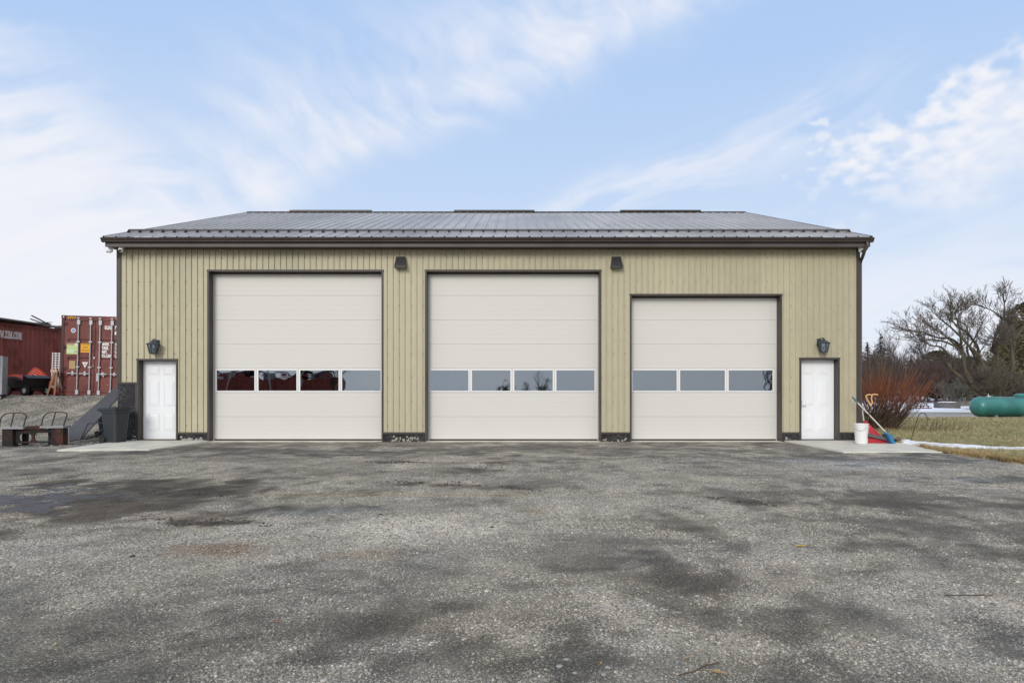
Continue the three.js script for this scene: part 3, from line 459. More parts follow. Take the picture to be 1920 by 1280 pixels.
function lantern(x, y, label, lean) {
  const w = thing('wall_lantern', label, 'lantern', [x, y, 0.016], 0, 'lanterns above the entry doors');
  const r = (k, t) => [0.085 + 0.055 * t, 0][k];
  part('backplate', [bxx(-0.05 + lean, 0.05 + lean, 0.2, 0.37, 0.0, 0.018), cyl(0.028, 0.02, 0.03, lean, 0.3, 0.03, Math.PI / 2)], blueIron, w);
  part('arm', [tube([[lean, 0.32, 0.03], [lean * 0.6, 0.375, 0.09], [0.0, 0.365, 0.16]], 0.013, 12, 6)], blueIron, w);
  part('scroll', [tube([[lean, 0.24, 0.03], [lean * 0.5, 0.29, 0.08], [0, 0.3, 0.1]], 0.009, 8, 6)], blueIron, w);
  part('roof_cap', [new THREE.CylinderGeometry(0.05, 0.17, 0.07, 6).translate(0, 0.285, 0.16), new THREE.CylinderGeometry(0.035, 0.05, 0.035, 6).translate(0, 0.335, 0.16), new THREE.SphereGeometry(0.02, 8, 6).translate(0, 0.365, 0.16), new THREE.CylinderGeometry(0.172, 0.172, 0.012, 6).translate(0, 0.246, 0.16)], blueIron, w);
  const cage = [];
  for (let k = 0; k < 6; k++) {
    const a = k * Math.PI / 3 + Math.PI / 6 * 0, b = a + Math.PI / 3, P = (t, q) => [Math.sin(q) * lerp(0.088, 0.138, t), lerp(0.02, 0.24, t), 0.16 + Math.cos(q) * lerp(0.088, 0.138, t)];
    cage.push(rod(P(0, a), P(1, a), 0.009, 6), rod(P(0, a), P(1, b), 0.005, 5), rod(P(0, b), P(1, a), 0.005, 5), rod(P(0, a), P(0, b), 0.009, 5), rod(P(0.5, a), P(0.5, b), 0.004, 5));
  }
  part('cage', cage, blueIron, w);
  part('glass', [new THREE.CylinderGeometry(0.128, 0.08, 0.215, 6).translate(0, 0.13, 0.16)], std([0.24, 0.28, 0.31], 0.2), w);
  part('base_ring', [new THREE.CylinderGeometry(0.095, 0.085, 0.018, 6).translate(0, 0.012, 0.16), new THREE.SphereGeometry(0.018, 8, 6).translate(0, -0.004, 0.16)], blueIron, w);
}
lantern(-9.13, 2.245, 'black iron lantern above the white door beside the bins', 0.03);
lantern(7.93, 2.275, 'black iron lantern above the white door beside the pail', -0.05);
{
  const cw = std([0.72, 0.73, 0.74], 0.35), lensM = std([0.008, 0.008, 0.01], 0.15);
  const cam = (x, z, turn, label) => {
    const w = thing('security_camera', label, 'camera', [x, 4.925, z], turn, 'white dome cameras under the eave');
    part('mount', [cyl(0.062, 0.062, 0.035, 0, -0.0, 0), cyl(0.045, 0.055, 0.02, 0, -0.027, 0)], cw, w);
    part('housing', [new THREE.SphereGeometry(0.056, 18, 12).translate(0, -0.065, 0.012), cyl(0.045, 0.043, 0.07, 0, -0.078, 0.05, 1.25, 0, 0)], cw, w);
    part('lens', [cyl(0.036, 0.036, 0.012, 0, -0.09, 0.086, 1.25, 0, 0), new THREE.SphereGeometry(0.03, 12, 8).scale(1, 1, 0.5).translate(0, -0.092, 0.09)], lensM, w);
  };
  cam(-9.88, 0.29, 0.15, 'white dome camera under the eave against the tan sheets near the container corner');
  cam(-10.16, 0.25, -1.5, 'white dome camera on the eave end, seen against the sky');
  cam(8.83, 0.25, 0.1, 'white dome camera beside the curved downspout under the eave');
}

// ------------------------------------------------------------------ lettering
function print(w, h, draw, res = 256) {                      // flat print: a canvas of w x h metres
  const cv = document.createElement('canvas'); cv.width = Math.round(res * w); cv.height = Math.round(res * h); const g = cv.getContext('2d'); g.scale(cv.width / w, cv.height / h); draw(g, w, h);
  const t = new THREE.CanvasTexture(cv); t.colorSpace = THREE.SRGBColorSpace; return t;
}
function letters(text, h, stretch, family, weight = 'bold') {    // cut-out lettering: alpha from the canvas
  const cv = document.createElement('canvas'); cv.height = 128; let g = cv.getContext('2d'); g.font = `${weight} 116px ${family}`; const w = g.measureText(text).width; cv.width = Math.ceil(w + 8); g = cv.getContext('2d');
  g.fillStyle = '#000'; g.fillRect(0, 0, cv.width, 128); g.fillStyle = '#fff'; g.font = `${weight} 116px ${family}`; g.textBaseline = 'middle'; g.fillText(text, 4, 68); g.strokeStyle = '#fff'; g.lineWidth = 7; g.lineJoin = 'round'; g.strokeText(text, 4, 68);
  const t = new THREE.CanvasTexture(cv); const m = std([0.82, 0.81, 0.78], 0.7, { alphaMap: t, alphaTest: 0.5 });
  return [m, h * cv.width / 128 * stretch];
}

// ------------------------------------------------------------------ shipping containers on the gravel bank
const contWear = (() => { const n = tileNoise(512, 512, 7, 2, 6, 510), f = tileNoise(512, 512, 60, 12, 3, 530), m = tileNoise(512, 512, 5, 5, 5, 550); return dataTex(512, 512, (i, j, o) => { const k = j * 512 + i, v = 205 + 56 * (n[k] - 0.5) + 26 * (f[k] - 0.5), r = ss(0.62, 0.74, m[k]) * 0.5; o[0] = lerp(v, 150, r); o[1] = lerp(v, 118, r); o[2] = lerp(v, 105, r); }, { repeat: [1 / 2.9, 1 / 2.9] }); })();
const redM = std([0.27, 0.068, 0.055], 0.6, { map: contWear }), redDark = std([0.10, 0.032, 0.03], 0.65, { map: contWear }), zinc = std([0.46, 0.47, 0.50], 0.5, { metalness: 0.3 }), sideRed = std([0.46, 0.122, 0.092], 0.62, { map: contWear });
{
  const c = thing('shipping_container', 'rust red shipping container with its locked doors facing the yard', 'container', [-16.32, 1.095, -7.07], 0);
  c.rotation.z = -0.028;
  const W = 2.44, HH = 2.9;
  part('body', [bxx(0, W, 0.12, HH - 0.03, -12.15, -0.1)], redM, c);
  for (const q of [0, W - 0.11]) part('end_post', [bxx(q, q + 0.11, 0.12, HH - 0.12, -0.1, 0.0)], redDark, c);
  part('header', [bxx(0.17, W - 0.17, HH - 0.17, HH - 0.004, -0.1, 0.012)], redM, c);
  part('sill', [bxx(0.17, W - 0.17, 0.02, 0.14, -0.1, 0.0)], redM, c);
  for (const x of [0, W - 0.17]) for (const y of [0, HH - 0.118]) part('corner_casting', [bxx(x, x + 0.17, y, y + 0.118, -0.17, 0.018)], redDark, c);
  part('casting_slot', [bxx(0.06, 0.10, HH - 0.09, HH - 0.03, 0.0185, 0.0225), bxx(W - 0.1, W - 0.06, HH - 0.09, HH - 0.03, 0.0185, 0.0225)], std([0.6, 0.6, 0.6], 0.6), c);
  // leaves: four fields divided by three pressed troughs
  for (const s of [0, 1]) {
    const x0 = s ? W / 2 + 0.012 : 0.115, x1 = s ? W - 0.115 : W / 2 - 0.012, pts = [[-0.06, 0.15], [-0.012, 0.15]], tr = [0.72, 1.36, 2.02];
    for (const y of tr) pts.push([-0.012, y - 0.10], [-0.052, y - 0.02], [-0.052, y + 0.02], [-0.012, y + 0.032]);
    pts.push([-0.012, HH - 0.18], [-0.06, HH - 0.18]);
    const leaf = sub('door_leaf', c);
    part('leaf_panel', [drawnX(pts, x0 + 0.14, x1 - 0.08), bxx(x0, x0 + 0.139, 0.15, HH - 0.18, -0.06, -0.010), bxx(x1 - 0.079, x1, 0.15, HH - 0.18, -0.06, -0.010)], redM, leaf);
    part('gasket', [bxx(s ? x0 - 0.010 : x1 + 0.001, s ? x0 - 0.001 : x1 + 0.010, 0.15, HH - 0.18, -0.07, -0.018)], M.rubber, leaf);
    const hx = s ? x1 : x0; for (const y of [0.3, 0.98, 1.75, 2.6]) part('hinge', [bxx(hx - (s ? 0.09 : 0.07), hx + (s ? 0.07 : 0.09), y - 0.05, y + 0.05, -0.0095, 0.012), cyl(0.02, 0.02, 0.14, hx, y, 0.012)], redDark, leaf);
    for (const t of [0.30, 0.74]) {
      const bx = [[0.634, 1.076], [1.415, 1.845]][s][t < 0.5 ? 0 : 1], bar = sub('locking_bar', c);
      part('rod', [cyl(0.021, 0.021, 2.78, bx, 1.44, 0.032)], zinc, bar);
      part('keeper', [bxx(bx - 0.045, bx + 0.06, 2.58, 2.74, -0.0095, 0.052), bxx(bx - 0.045, bx + 0.06, 0.07, 0.22, -0.009, 0.052), bxx(bx - 0.05, bx + 0.05, 2.80, 2.83, 0.0, 0.06)], zinc, bar);
      part('guide', [1.96, 1.05].map((y) => bxx(bx - 0.05, bx + 0.07, y - 0.022, y + 0.022, -0.009, 0.056)), zinc, bar);
      part('handle', s ? [bxx(bx - 0.02, bx + 0.3, 0.80, 0.83, 0.054, 0.07), bxx(bx + 0.1, bx + 0.16, 0.76, 0.88, -0.009, 0.05)] : [bxx(bx - 0.36, bx + 0.0, 0.80, 0.83, 0.054, 0.07), bxx(bx - 0.2, bx - 0.13, 0.75, 0.9, -0.009, 0.05)], zinc, bar);
    }
  }
  part('seal_bracket', [bxx(1.19, 1.26, 1.36, 1.42, -0.005, 0.03), bxx(1.33, 1.39, 0.55, 0.84, -0.009, 0.04), bxx(1.55, 1.6, 0.72, 0.88, -0.009, 0.03)], zinc, c);
  const sheet = (name, x, y, w, h, tex, rough = 0.6) => part(name, [new THREE.BoxGeometry(w, h, 0.003).translate(x, y, -0.0065)], std([1, 1, 1], rough, { map: tex }), c, { keepUv: true });
  const sheetZ = (name, x, y, w, h, tex, z) => part(name, [new THREE.BoxGeometry(w, h, 0.003).translate(x, y, z)], std([1, 1, 1], 0.6, { map: tex }), c, { keepUv: true });
  sheetZ('hazard_stripes', 0.36, HH - 0.075, 0.30, 0.07, print(0.3, 0.07, (g, w, h) => { g.fillStyle = '#2a1a16'; g.fillRect(0, 0, w, h); g.fillStyle = '#d9a92c'; for (let k = -1; k < 4; k++) { g.beginPath(); g.moveTo(k * 0.08, h); g.lineTo(k * 0.08 + 0.04, h); g.lineTo(k * 0.08 + 0.09, 0); g.lineTo(k * 0.08 + 0.05, 0); g.fill(); } }, 512), 0.0145);
  sheetZ('hazard_stripes', W - 0.36, HH - 0.075, 0.30, 0.07, print(0.3, 0.07, (g, w, h) => { g.fillStyle = '#2a1a16'; g.fillRect(0, 0, w, h); g.fillStyle = '#d9a92c'; for (let k = -1; k < 4; k++) { g.beginPath(); g.moveTo(k * 0.08, 0); g.lineTo(k * 0.08 + 0.04, 0); g.lineTo(k * 0.08 + 0.09, h); g.lineTo(k * 0.08 + 0.05, h); g.fill(); } }, 512), 0.0145);
  const disc = new THREE.CylinderGeometry(0.085, 0.085, 0.003, 28).rotateX(Math.PI / 2).rotateZ(0).translate(0.43, 2.36, -0.0065);
  part('round_badge', [disc], std([0.72, 0.72, 0.74], 0.6), c);
  part('badge_centre', [new THREE.CylinderGeometry(0.055, 0.055, 0.003, 24).rotateX(Math.PI / 2).translate(0.43, 2.36, -0.0025)], std([0.05, 0.13, 0.36], 0.6), c);
  part('badge_mark', [box(0.06, 0.014, 0.002, 0.43, 2.385, 0.0005), box(0.06, 0.014, 0.002, 0.43, 2.335, 0.0005), box(0.065, 0.013, 0.002, 0.43, 2.36, 0.0005, 0, 0, 0.75)], std([0.6, 0.66, 0.75], 0.6), c);
  sheet('green_placard', 0.40, 1.705, 0.40, 0.40, print(0.4, 0.4, (g, w, h) => { g.fillStyle = '#b9c98c'; g.fillRect(0, 0, w, h); g.fillStyle = '#a9846a'; g.fillRect(0, 0, w * 0.72, h * 0.18); g.fillStyle = '#d8ddc4'; g.fillRect(w * 0.74, 0.01, w * 0.2, h * 0.24); g.fillStyle = '#c4d4ae'; g.fillRect(0.01, h * 0.55, w * 0.7, h * 0.3); g.fillStyle = '#8f9c78'; for (let k = 0; k < 5; k++) g.fillRect(0.02 + k * 0.05, 0.02, 0.03, 0.035); g.fillStyle = '#7c8d8a'; g.fillRect(w * 0.66, h * 0.74, w * 0.3, h * 0.06); }));
  sheet('caution_placard', 0.875, 1.735, 0.33, 0.34, print(0.33, 0.34, (g, w, h) => { g.fillStyle = '#e3a81f'; g.fillRect(0, 0, w, h); g.fillStyle = '#4a3314'; g.textAlign = 'center'; g.textBaseline = 'middle'; g.font = 'bold 0.075px sans-serif'; g.fillText('CAUTION', w / 2, h * 0.18, w * 0.92); g.fillText('HIGH', w / 2, h * 0.5); g.fillText('TRAILER', w / 2, h * 0.82, w * 0.92); g.fillStyle = '#a05f3a'; g.fillRect(0, h * 0.95, w, h * 0.05); }, 512));
  sheet('beige_plate', 0.42, 1.12, 0.21, 0.29, print(0.21, 0.29, (g, w, h) => { g.fillStyle = '#b59a6c'; g.fillRect(0, 0, w, h); g.fillStyle = '#8f7850'; for (let k = 0; k < 9; k++) g.fillRect(0.02, 0.03 + k * 0.028, w - 0.04 - (k % 3) * 0.03, 0.008); }));
  const tri = new THREE.ExtrudeGeometry(poly([[-0.11, 0.10], [0, -0.11], [0.11, 0.10]].map(([x, y]) => [x + 0.88, y + 1.13]).reverse()), { depth: 0.003, bevelEnabled: false }).translate(0, 0, -0.008);
  part('triangle_sticker', [tri], std([0.72, 0.70, 0.68], 0.6), c); part('triangle_mark', [bxx(0.855, 0.905, 1.13, 1.18, -0.0045, -0.0025)], std([0.32, 0.18, 0.16], 0.6), c);
  const word = (t, x, y, h, st, label) => { const [m, w] = letters(t, h, st, 'sans-serif'); part('lettering', [new THREE.PlaneGeometry(w, h).translate(x + w / 2, y, -0.0062)], m, c, { keepUv: true }); };
  word('GLDU', 1.55, 2.50, 0.19, 0.56); word('772', 1.91, 2.50, 0.19, 0.60); word('456', 1.91, 2.31, 0.19, 0.60);
  [['MGW.', '30.480'], ['TARE.', '3.900'], ['NET.', '26.580'], ['CU.CAP.', '76.3']].forEach(([a, b], k) => { word(a, 1.475, 1.905 - k * 0.142, 0.165, 0.62); word(b, 1.93, 1.925 - k * 0.142, 0.065, 0.9); word(b, 1.95, 1.865 - k * 0.142, 0.065, 0.8); });
  part('paint_chip', [bxx(1.155, 1.185, 1.085, 1.105, -0.0085, -0.0055), bxx(1.70, 1.72, 0.42, 0.44, -0.0085, -0.0055), bxx(1.27, 1.285, 0.95, 0.965, -0.0085, -0.0055)], std([0.7, 0.68, 0.64], 0.7), c);
}
{
  const c = thing('shipping_container', 'dull red shipping container with white web address on its ribbed side', 'container', [-19.55, 1.02, -4.2], 0);
  const Z1 = -12.2, HH = 2.9, pts = [];
  const sh = new THREE.Shape(); const prof = []; // trapezoid ribs run upright along the side
  for (let z = -0.2; z > Z1 + 0.2; z -= 0.278) prof.push([z, 0.0], [z - 0.07, 0.0], [z - 0.139, -0.036], [z - 0.209, -0.036]);
  const pos = []; for (let i = 1; i < prof.length; i++) { const [z0, x0] = prof[i - 1], [z1, x1] = prof[i]; pos.push(x0, 0.16, z0, x0, HH - 0.14, z0, x1, HH - 0.14, z1, x0, 0.16, z0, x1, HH - 0.14, z1, x1, 0.16, z1); }
  const g = new THREE.BufferGeometry(); g.setAttribute('position', new THREE.Float32BufferAttribute(pos, 3)); g.computeVertexNormals();
  part('side_panel', g, sideRed, c);
  part('body', [bxx(-2.4, -0.045, 0.1, HH - 0.03, Z1 + 0.05, -0.05)], sideRed, c);
  part('top_rail', [bxx(-0.06, 0.006, HH - 0.15, HH - 0.02, Z1 + 0.1, -0.1)], sideRed, c); part('bottom_rail', [bxx(-0.06, 0.006, 0.02, 0.17, Z1 + 0.1, -0.1)], sideRed, c);
  part('corner_post', [bxx(-0.1, 0.008, 0.1, HH - 0.1, Z1, Z1 + 0.12), bxx(-0.1, 0.008, 0.1, HH - 0.1, -0.12, 0)], sideRed, c);
  for (const z of [Z1, -0.17]) for (const y of [0, HH - 0.118]) part('corner_casting', [bxx(-0.16, 0.012, y, y + 0.118, z, z + 0.17)], redDark, c);
  // the address, one long line ending level with the cart
  const [m, w] = letters('WWW.ZIM.COM', 0.40, 0.52, 'serif'); part('lettering', [new THREE.PlaneGeometry(w, 0.40).rotateY(Math.PI / 2).translate(0.009, 2.42, -5.46 + w / 2)], m, c, { keepUv: true });
  part('lettering_backing', [bxx(-0.03, 0.0045, 2.2, 2.64, -5.62, -5.46 + w)], sideRed, c);
}
// junk lying on the container roofs
const junkGrey = std([0.30, 0.31, 0.33], 0.7), junkWhite = std([0.6, 0.6, 0.58], 0.7), junkBlack = std([0.02, 0.02, 0.022], 0.6);
{
  const top = 3.93;
  const a = thing('roof_sheet', 'long grey sheet lying on top of the container with the web address', 'sheet', [-20.3, top, -9.2]); part('sheet', [box(1.5, 0.035, 3.4, 0.35, 0.04, 0, 0, 0.06, 0.02), box(1.3, 0.03, 0.9, 0.4, 0.10, -1.4, 0.1, 0.1, 0.05)], junkGrey, a);
  const b = thing('white_board', 'pale board on the container roof beside the black poles', 'board', [-19.95, top, -11.6]); part('board', [box(1.2, 0.05, 1.3, 0.1, 0.05, 0, 0.05, 0.3, 0.03)], junkWhite, b);
  const p = thing('black_pole_bundle', 'black poles sticking up from the roof of the container with the web address', 'poles', [-19.75, top, -11.3]); part('pole', [rod([0.4, 0.05, 0.2], [-0.35, 0.46, 0.3], 0.03)], junkBlack, p); part('pole', [rod([0.3, 0.06, 0.2], [-0.40, 0.32, 0.3], 0.025)], junkBlack, p); part('clamp', [box(0.22, 0.09, 0.1, 0.26, 0.11, 0.2, 0, 0, -0.4)], junkBlack, p);
  const q = thing('black_tarp_bundle', 'crumpled black tarp bundle on the container roof next to the doors', 'tarp', [-19.7, top, -12.9]); const R = rng(77), gs = []; for (let k = 0; k < 9; k++) gs.push(new THREE.IcosahedronGeometry(0.11 + 0.08 * R(), 1).applyMatrix4(new THREE.Matrix4().makeScale(1.6, 0.6, 1.2).setPosition((k - 4) * 0.16 + 0.2, 0.07 + 0.05 * R(), (R() - 0.5) * 0.3))); part('bundle', gs, junkBlack, q);
}
// ------------------------------------------------------------------ things standing before the containers
const onBank = (x, z) => H(x, z);
{
  const p = thing('metal_cabinet', 'tall grey metal cabinet with sloped top at the edge of the yard', 'cabinet', [-17.33, onBank(-17.33, -5.3), -5.3], 0.38);
  const gm = std([0.34, 0.36, 0.385], 0.5, { metalness: 0.2, map: trimWear });
  part('cabinet_body', [hexa([[-0.62, 0.16, 0.25], [0.27, 0.16, 0.25], [0.27, 0.16, -0.35], [-0.62, 0.16, -0.35]], [[-0.62, 1.57, 0.2], [0.29, 1.44, 0.2], [0.29, 1.44, -0.35], [-0.62, 1.57, -0.35]])], gm, p);
  part('foot_rail', [bxx(-0.62, 0.22, 0.03, 0.10, 0.1, 0.2)], std([0.6, 0.6, 0.6], 0.5), p); part('base', [bxx(-0.6, 0.25, 0.0, 0.16, -0.33, 0.09)], std([0.05, 0.05, 0.05], 0.7), p);
  part('edge_strip', [bxx(0.16, 0.185, 0.2, 1.44, 0.2535, 0.258)], std([0.22, 0.24, 0.27], 0.5), p);
}
{
  const x = -17.35 + 0.0, z = -6.9, c = thing('dump_cart', 'black garden dump cart with a white-hubbed wheel before the red container', 'cart', [-17.36, onBank(-17.36, -6.9), -6.9], -0.32);
  const blk = std([0.012, 0.012, 0.014], 0.5), tyre = std([0.014, 0.014, 0.014], 0.85), hub = std([0.6, 0.6, 0.58], 0.5);
  const tb = [[-0.66, 0.32, 0.36], [0.40, 0.30, 0.36], [0.40, 0.30, -0.36], [-0.66, 0.32, -0.36]], tt = [[-0.72, 0.66, 0.42], [0.62, 0.70, 0.42], [0.62, 0.70, -0.42], [-0.72, 0.66, -0.42]];
  part('tub', [hexa(tb, [[-0.72, 0.70, 0.42], [-0.15, 0.56, 0.42], [-0.15, 0.56, -0.42], [-0.72, 0.70, -0.42]].map((v, i) => i === 1 || i === 2 ? [0.48, 0.54, v[2]] : v)), hexa([[0.3, 0.28, 0.36], [0.46, 0.28, 0.36], [0.46, 0.28, -0.36], [0.3, 0.28, -0.36]], [[0.34, 0.74, 0.42], [0.62, 0.64, 0.42], [0.62, 0.64, -0.42], [0.34, 0.74, -0.42]])], blk, c);
  part('chassis', [bxx(-0.6, 0.5, 0.2, 0.3, -0.22, 0.22), rod([-0.45, 0.2, -0.42], [-0.45, 0.2, 0.42], 0.025), rod([0.42, 0.2, -0.42], [0.42, 0.2, 0.42], 0.025)], blk, c);
  for (const [wx, wz] of [[-0.45, 0.4], [0.42, 0.4], [-0.45, -0.4], [0.42, -0.4]]) { const w = sub('wheel', c); part('tyre', [new THREE.TorusGeometry(0.145, 0.055, 8, 20).translate(wx, 0.2, wz)], tyre, w); part('rim', [cyl(0.095, 0.095, 0.06, wx, 0.2, wz, Math.PI / 2), cyl(0.03, 0.03, 0.09, wx, 0.2, wz, Math.PI / 2)], wx > 0 ? hub : blk, w); }
  part('drawbar', [rod([-0.55, 0.24, 0], [-0.95, 0.12, 0.2], 0.02)], blk, c);
}
{ // orange plastic fence netting slumped over and behind the cart
  const om = std([0.62, 0.075, 0.03], 0.55);
  const net = (o, f, nu, nv) => { const s = [], V = (u, v) => new THREE.Vector3(...f(u, v)); const pos = []; const quad = (a, b, c, d) => pos.push(...a.toArray(), ...b.toArray(), ...c.toArray(), ...a.toArray(), ...c.toArray(), ...d.toArray());
    const st = 10; for (let i = 0; i <= nu; i++) for (let k = 0; k < st; k++) { const u = i / nu, w = 0.42 / nu; quad(V(u, k / st), V(u + w, k / st), V(u + w, (k + 1) / st), V(u, (k + 1) / st)); }
    for (let j = 0; j <= nv; j++) for (let k = 0; k < st; k++) { const v = j / nv, w = 0.22 / nv; quad(V(k / st, v), V((k + 1) / st, v), V((k + 1) / st, v + w), V(k / st, v + w)); }
    const g = new THREE.BufferGeometry(); g.setAttribute('position', new THREE.Float32BufferAttribute(pos, 3)); g.computeVertexNormals(); return g; };
  const [bx, by, bz] = [-17.42, onBank(-17.4, -7.6), -7.85];
  const o = thing('orange_fence_netting', 'slumped orange plastic fence netting behind the black cart', 'netting', [bx, by, bz]);
  part('net', [net(o, (u, v) => { const a = Math.PI * (0.08 + 0.84 * u); return [lerp(-0.25, 0.92, v) - Math.cos(a) * lerp(0.34, 0.18, v) * (1 + 0.1 * Math.sin(v * 9)) + 0.1 * Math.sin(u * 5), 0.02 + Math.sin(a) * lerp(1.0, 0.12, Math.pow(v, 1.2)) + 0.03 * Math.sin(u * 14 + v * 6), 0.2 + 0.35 * v + 0.12 * Math.sin(a * 2 + v * 3)]; }, 20, 12)], om, o);
  part('net_fold', [net(o, (u, v) => [lerp(-0.28, 0.42, v) + 0.1 * u, 0.95 * (1 - Math.pow(v, 1.6)) * (0.2 + 0.8 * u) + 0.03, 0.15 + 0.4 * v - 0.1 * u], 14, 16), net(o, (u, v) => [lerp(-0.2, 0.62, v) + 0.06 * Math.sin(u * 9), 0.72 * (1 - Math.pow(v, 1.4)) * (0.15 + 0.85 * u) + 0.02, 0.05 + 0.35 * v - 0.1 * u], 12, 14)], std([0.50, 0.05, 0.025], 0.6), o);
  const q = thing('orange_fence_netting', 'strip of orange netting lying in the tub of the black cart', 'netting', [-17.5, onBank(-17.5, -6.9) + 0.6, -6.95]);
  part('net', [net(q, (u, v) => [lerp(-0.42, 0.42, v), 0.10 + 0.05 * Math.sin(v * 5) - 0.12 * v + 0.06 * Math.sin(u * 3), lerp(-0.3, 0.28, u)], 8, 16)], om, q);
}
{ // lattice leaning on the container
  const l = thing('lattice_panel', 'white plastic lattice panel leaning on the red container', 'lattice', [-17.22, onBank(-17.2, -8) + 0.0, -7.95], 0.2); l.rotation.x = -0.06;
  const wm = std([0.66, 0.65, 0.64], 0.6); const W = 0.34, HH = 1.62;
  for (const k of [0, 1, 2, 3]) part('upright', [bxx(k * W / 3 - 0.017, k * W / 3 + 0.017, 0, HH, -0.012, 0.012)], wm, l);
  for (let k = 0; k <= 17; k++) part('rung', [bxx(0.018, W - 0.018, 0.04 + k * 0.09, 0.075 + k * 0.09, -0.022, -0.0125)], wm, l);
}
{ // saw horse
  const s = thing('saw_horse', 'weathered wooden saw horse with splayed legs beside the container doors', 'saw horse', [-16.32, onBank(-16.3, -6.75), -6.8], 0.12);
  s.scale.set(0.72, 1, 1); const wd = std([0.36, 0.19, 0.12], 0.8, { map: trimWear }), pale = std([0.55, 0.40, 0.30], 0.8);
  part('top_rail', [box(0.30, 0.1, 0.11, 0, 0.9, 0)], pale, s);
  part('leg', [beam([-0.28, 0, 0.1], [0.08, 0.92, 0.03], 0.04, 0.07)], wd, s); part('leg', [beam([0.07, 0, 0.1], [0.14, 0.92, 0.03], 0.04, 0.07)], wd, s);
  part('leg', [beam([-0.22, 0, -0.35], [0.0, 0.9, -0.04], 0.04, 0.07)], wd, s); part('leg', [beam([0.16, 0, -0.35], [0.12, 0.9, -0.04], 0.04, 0.07)], wd, s);
  part('brace', [beam([-0.12, 0.36, 0.09], [0.12, 0.3, 0.09], 0.03, 0.08)], wd, s);
  const m = thing('dark_crate', 'dark broken crate under the saw horse legs', 'crate', [-16.5, onBank(-16.5, -7.3), -7.45], 0.3); part('crate_side', [box(0.3, 0.25, 0.02, 0, 0.14, 0.12)], junkBlack, m); part('crate_side', [box(0.02, 0.25, 0.24, 0.15, 0.14, 0)], junkBlack, m); part('crate_top', [box(0.44, 0.03, 0.3, -0.04, 0.31, 0, 0, 0, -0.35)], std([0.16, 0.16, 0.17], 0.7), m);
}
// ------------------------------------------------------------------ the rusty bench-like frame at the yard's edge
const rustTex = (() => { const n = tileNoise(256, 256, 4, 4, 6, 610), m = tileNoise(256, 256, 9, 5, 4, 640); return dataTex(256, 256, (i, j, o) => { const k = j * 256 + i, t = ss(0.42, 0.62, n[k]), u = ss(0.5, 0.7, m[k]); o[0] = lerp(58, 112, t) + 30 * u * t; o[1] = lerp(50, 66, t) + 14 * u * t; o[2] = lerp(48, 48, t); }, { repeat: [1 / 0.8, 1 / 0.8] }); })();
{
  const f = thing('rusty_rack', 'rusty steel rack with two hoop rails standing on the gravel', 'rack', [-11.45, H(-11.5, 1.15) - 0.02, 1.15], 0.06);
  const ru = std([0.36, 0.34, 0.335], 0.85, { map: rustTex }), dk = std([0.22, 0.21, 0.21], 0.8, { map: rustTex }), st = std([0.30, 0.29, 0.29], 0.6, { map: trimWear }), hp = std([0.035, 0.030, 0.030], 0.6);
  const web = new THREE.Shape([[-0.48, 0.07], [0.46, 0.10], [0.46, 0.42], [-0.48, 0.41]].map(([x, y]) => new THREE.Vector2(x, y)));
  const hole = (x0, x1, y0, y1, r) => { const p = new THREE.Path(); p.moveTo(x0 + r, y0); p.lineTo(x1 - r, y0); p.absarc(x1 - r, y0 + r, r, -Math.PI / 2, 0); p.lineTo(x1, y1 - r); p.absarc(x1 - r, y1 - r, r, 0, Math.PI / 2); p.lineTo(x0 + r, y1); p.absarc(x0 + r, y1 - r, r, Math.PI / 2, Math.PI); p.lineTo(x0, y0 + r); p.absarc(x0 + r, y0 + r, r, Math.PI, Math.PI * 1.5); return p; };
  web.holes.push(hole(-0.37, -0.075, 0.12, 0.31, 0.085), hole(-0.02, 0.42, 0.125, 0.325, 0.09));
  part('web_plate', [drawnZ(web, -0.02, 0.02)], dk, f);
  part('pedestal', [bxx(-0.70, -0.46, 0.02, 0.42, -0.10, 0.10), bxx(-0.72, -0.40, 0.0, 0.03, -0.16, 0.16)], ru, f); part('pedestal', [bxx(0.42, 0.70, 0.03, 0.44, -0.10, 0.10), bxx(0.26, 0.72, 0.0, 0.035, -0.16, 0.16)], ru, f);
  part('post', [bxx(0.19, 0.29, 0.02, 0.42, -0.28, -0.18)], dk, f); part('post', [bxx(-0.42, -0.32, 0.02, 0.42, -0.28, -0.18)], dk, f);
  part('top_plate', [bxx(-0.74, -0.20, 0.425, 0.475, -0.2, 0.13)], st, f); part('top_plate', [bxx(0.18, 0.72, 0.445, 0.495, -0.2, 0.13)], st, f);
  const rack = [bxx(-0.2, 0.18, 0.42, 0.455, -0.1, 0.06)]; for (let k = 0; k < 7; k++) rack.push(box(0.035, 0.035, 0.18, -0.165 + k * 0.053, 0.462, -0.02, 0, 0, Math.PI / 4)); part('toothed_bar', rack, std([0.9, 0.7, 0.58], 0.85, { map: rustTex }), f);
  const hoop = (a, b, y, lean) => { part('hoop_rail', [tube([[a, y, 0.08], [a + lean * 0.4, y + 0.18, 0.08], [a + lean + 0.03, y + 0.285, 0.08], [a + lean + 0.11, y + 0.325, 0.08], [(a + b) / 2 + lean, y + 0.335, 0.08], [b + lean - 0.08, y + 0.33, 0.08], [b + lean + 0.0, y + 0.27, 0.08], [b + lean * 0.4, y + 0.12, 0.08], [b, y, 0.08]], 0.0145, 48, 6)], hp, f); part('hoop_bar', [rod([(a + b) / 2 - 0.02, y, 0.08], [(a + b) / 2 + lean * 0.9, y + 0.333, 0.08], 0.014)], hp, f); };
  hoop(-0.77, -0.22, 0.47, 0.06); hoop(0.19, 0.70, 0.49, 0.08);
}
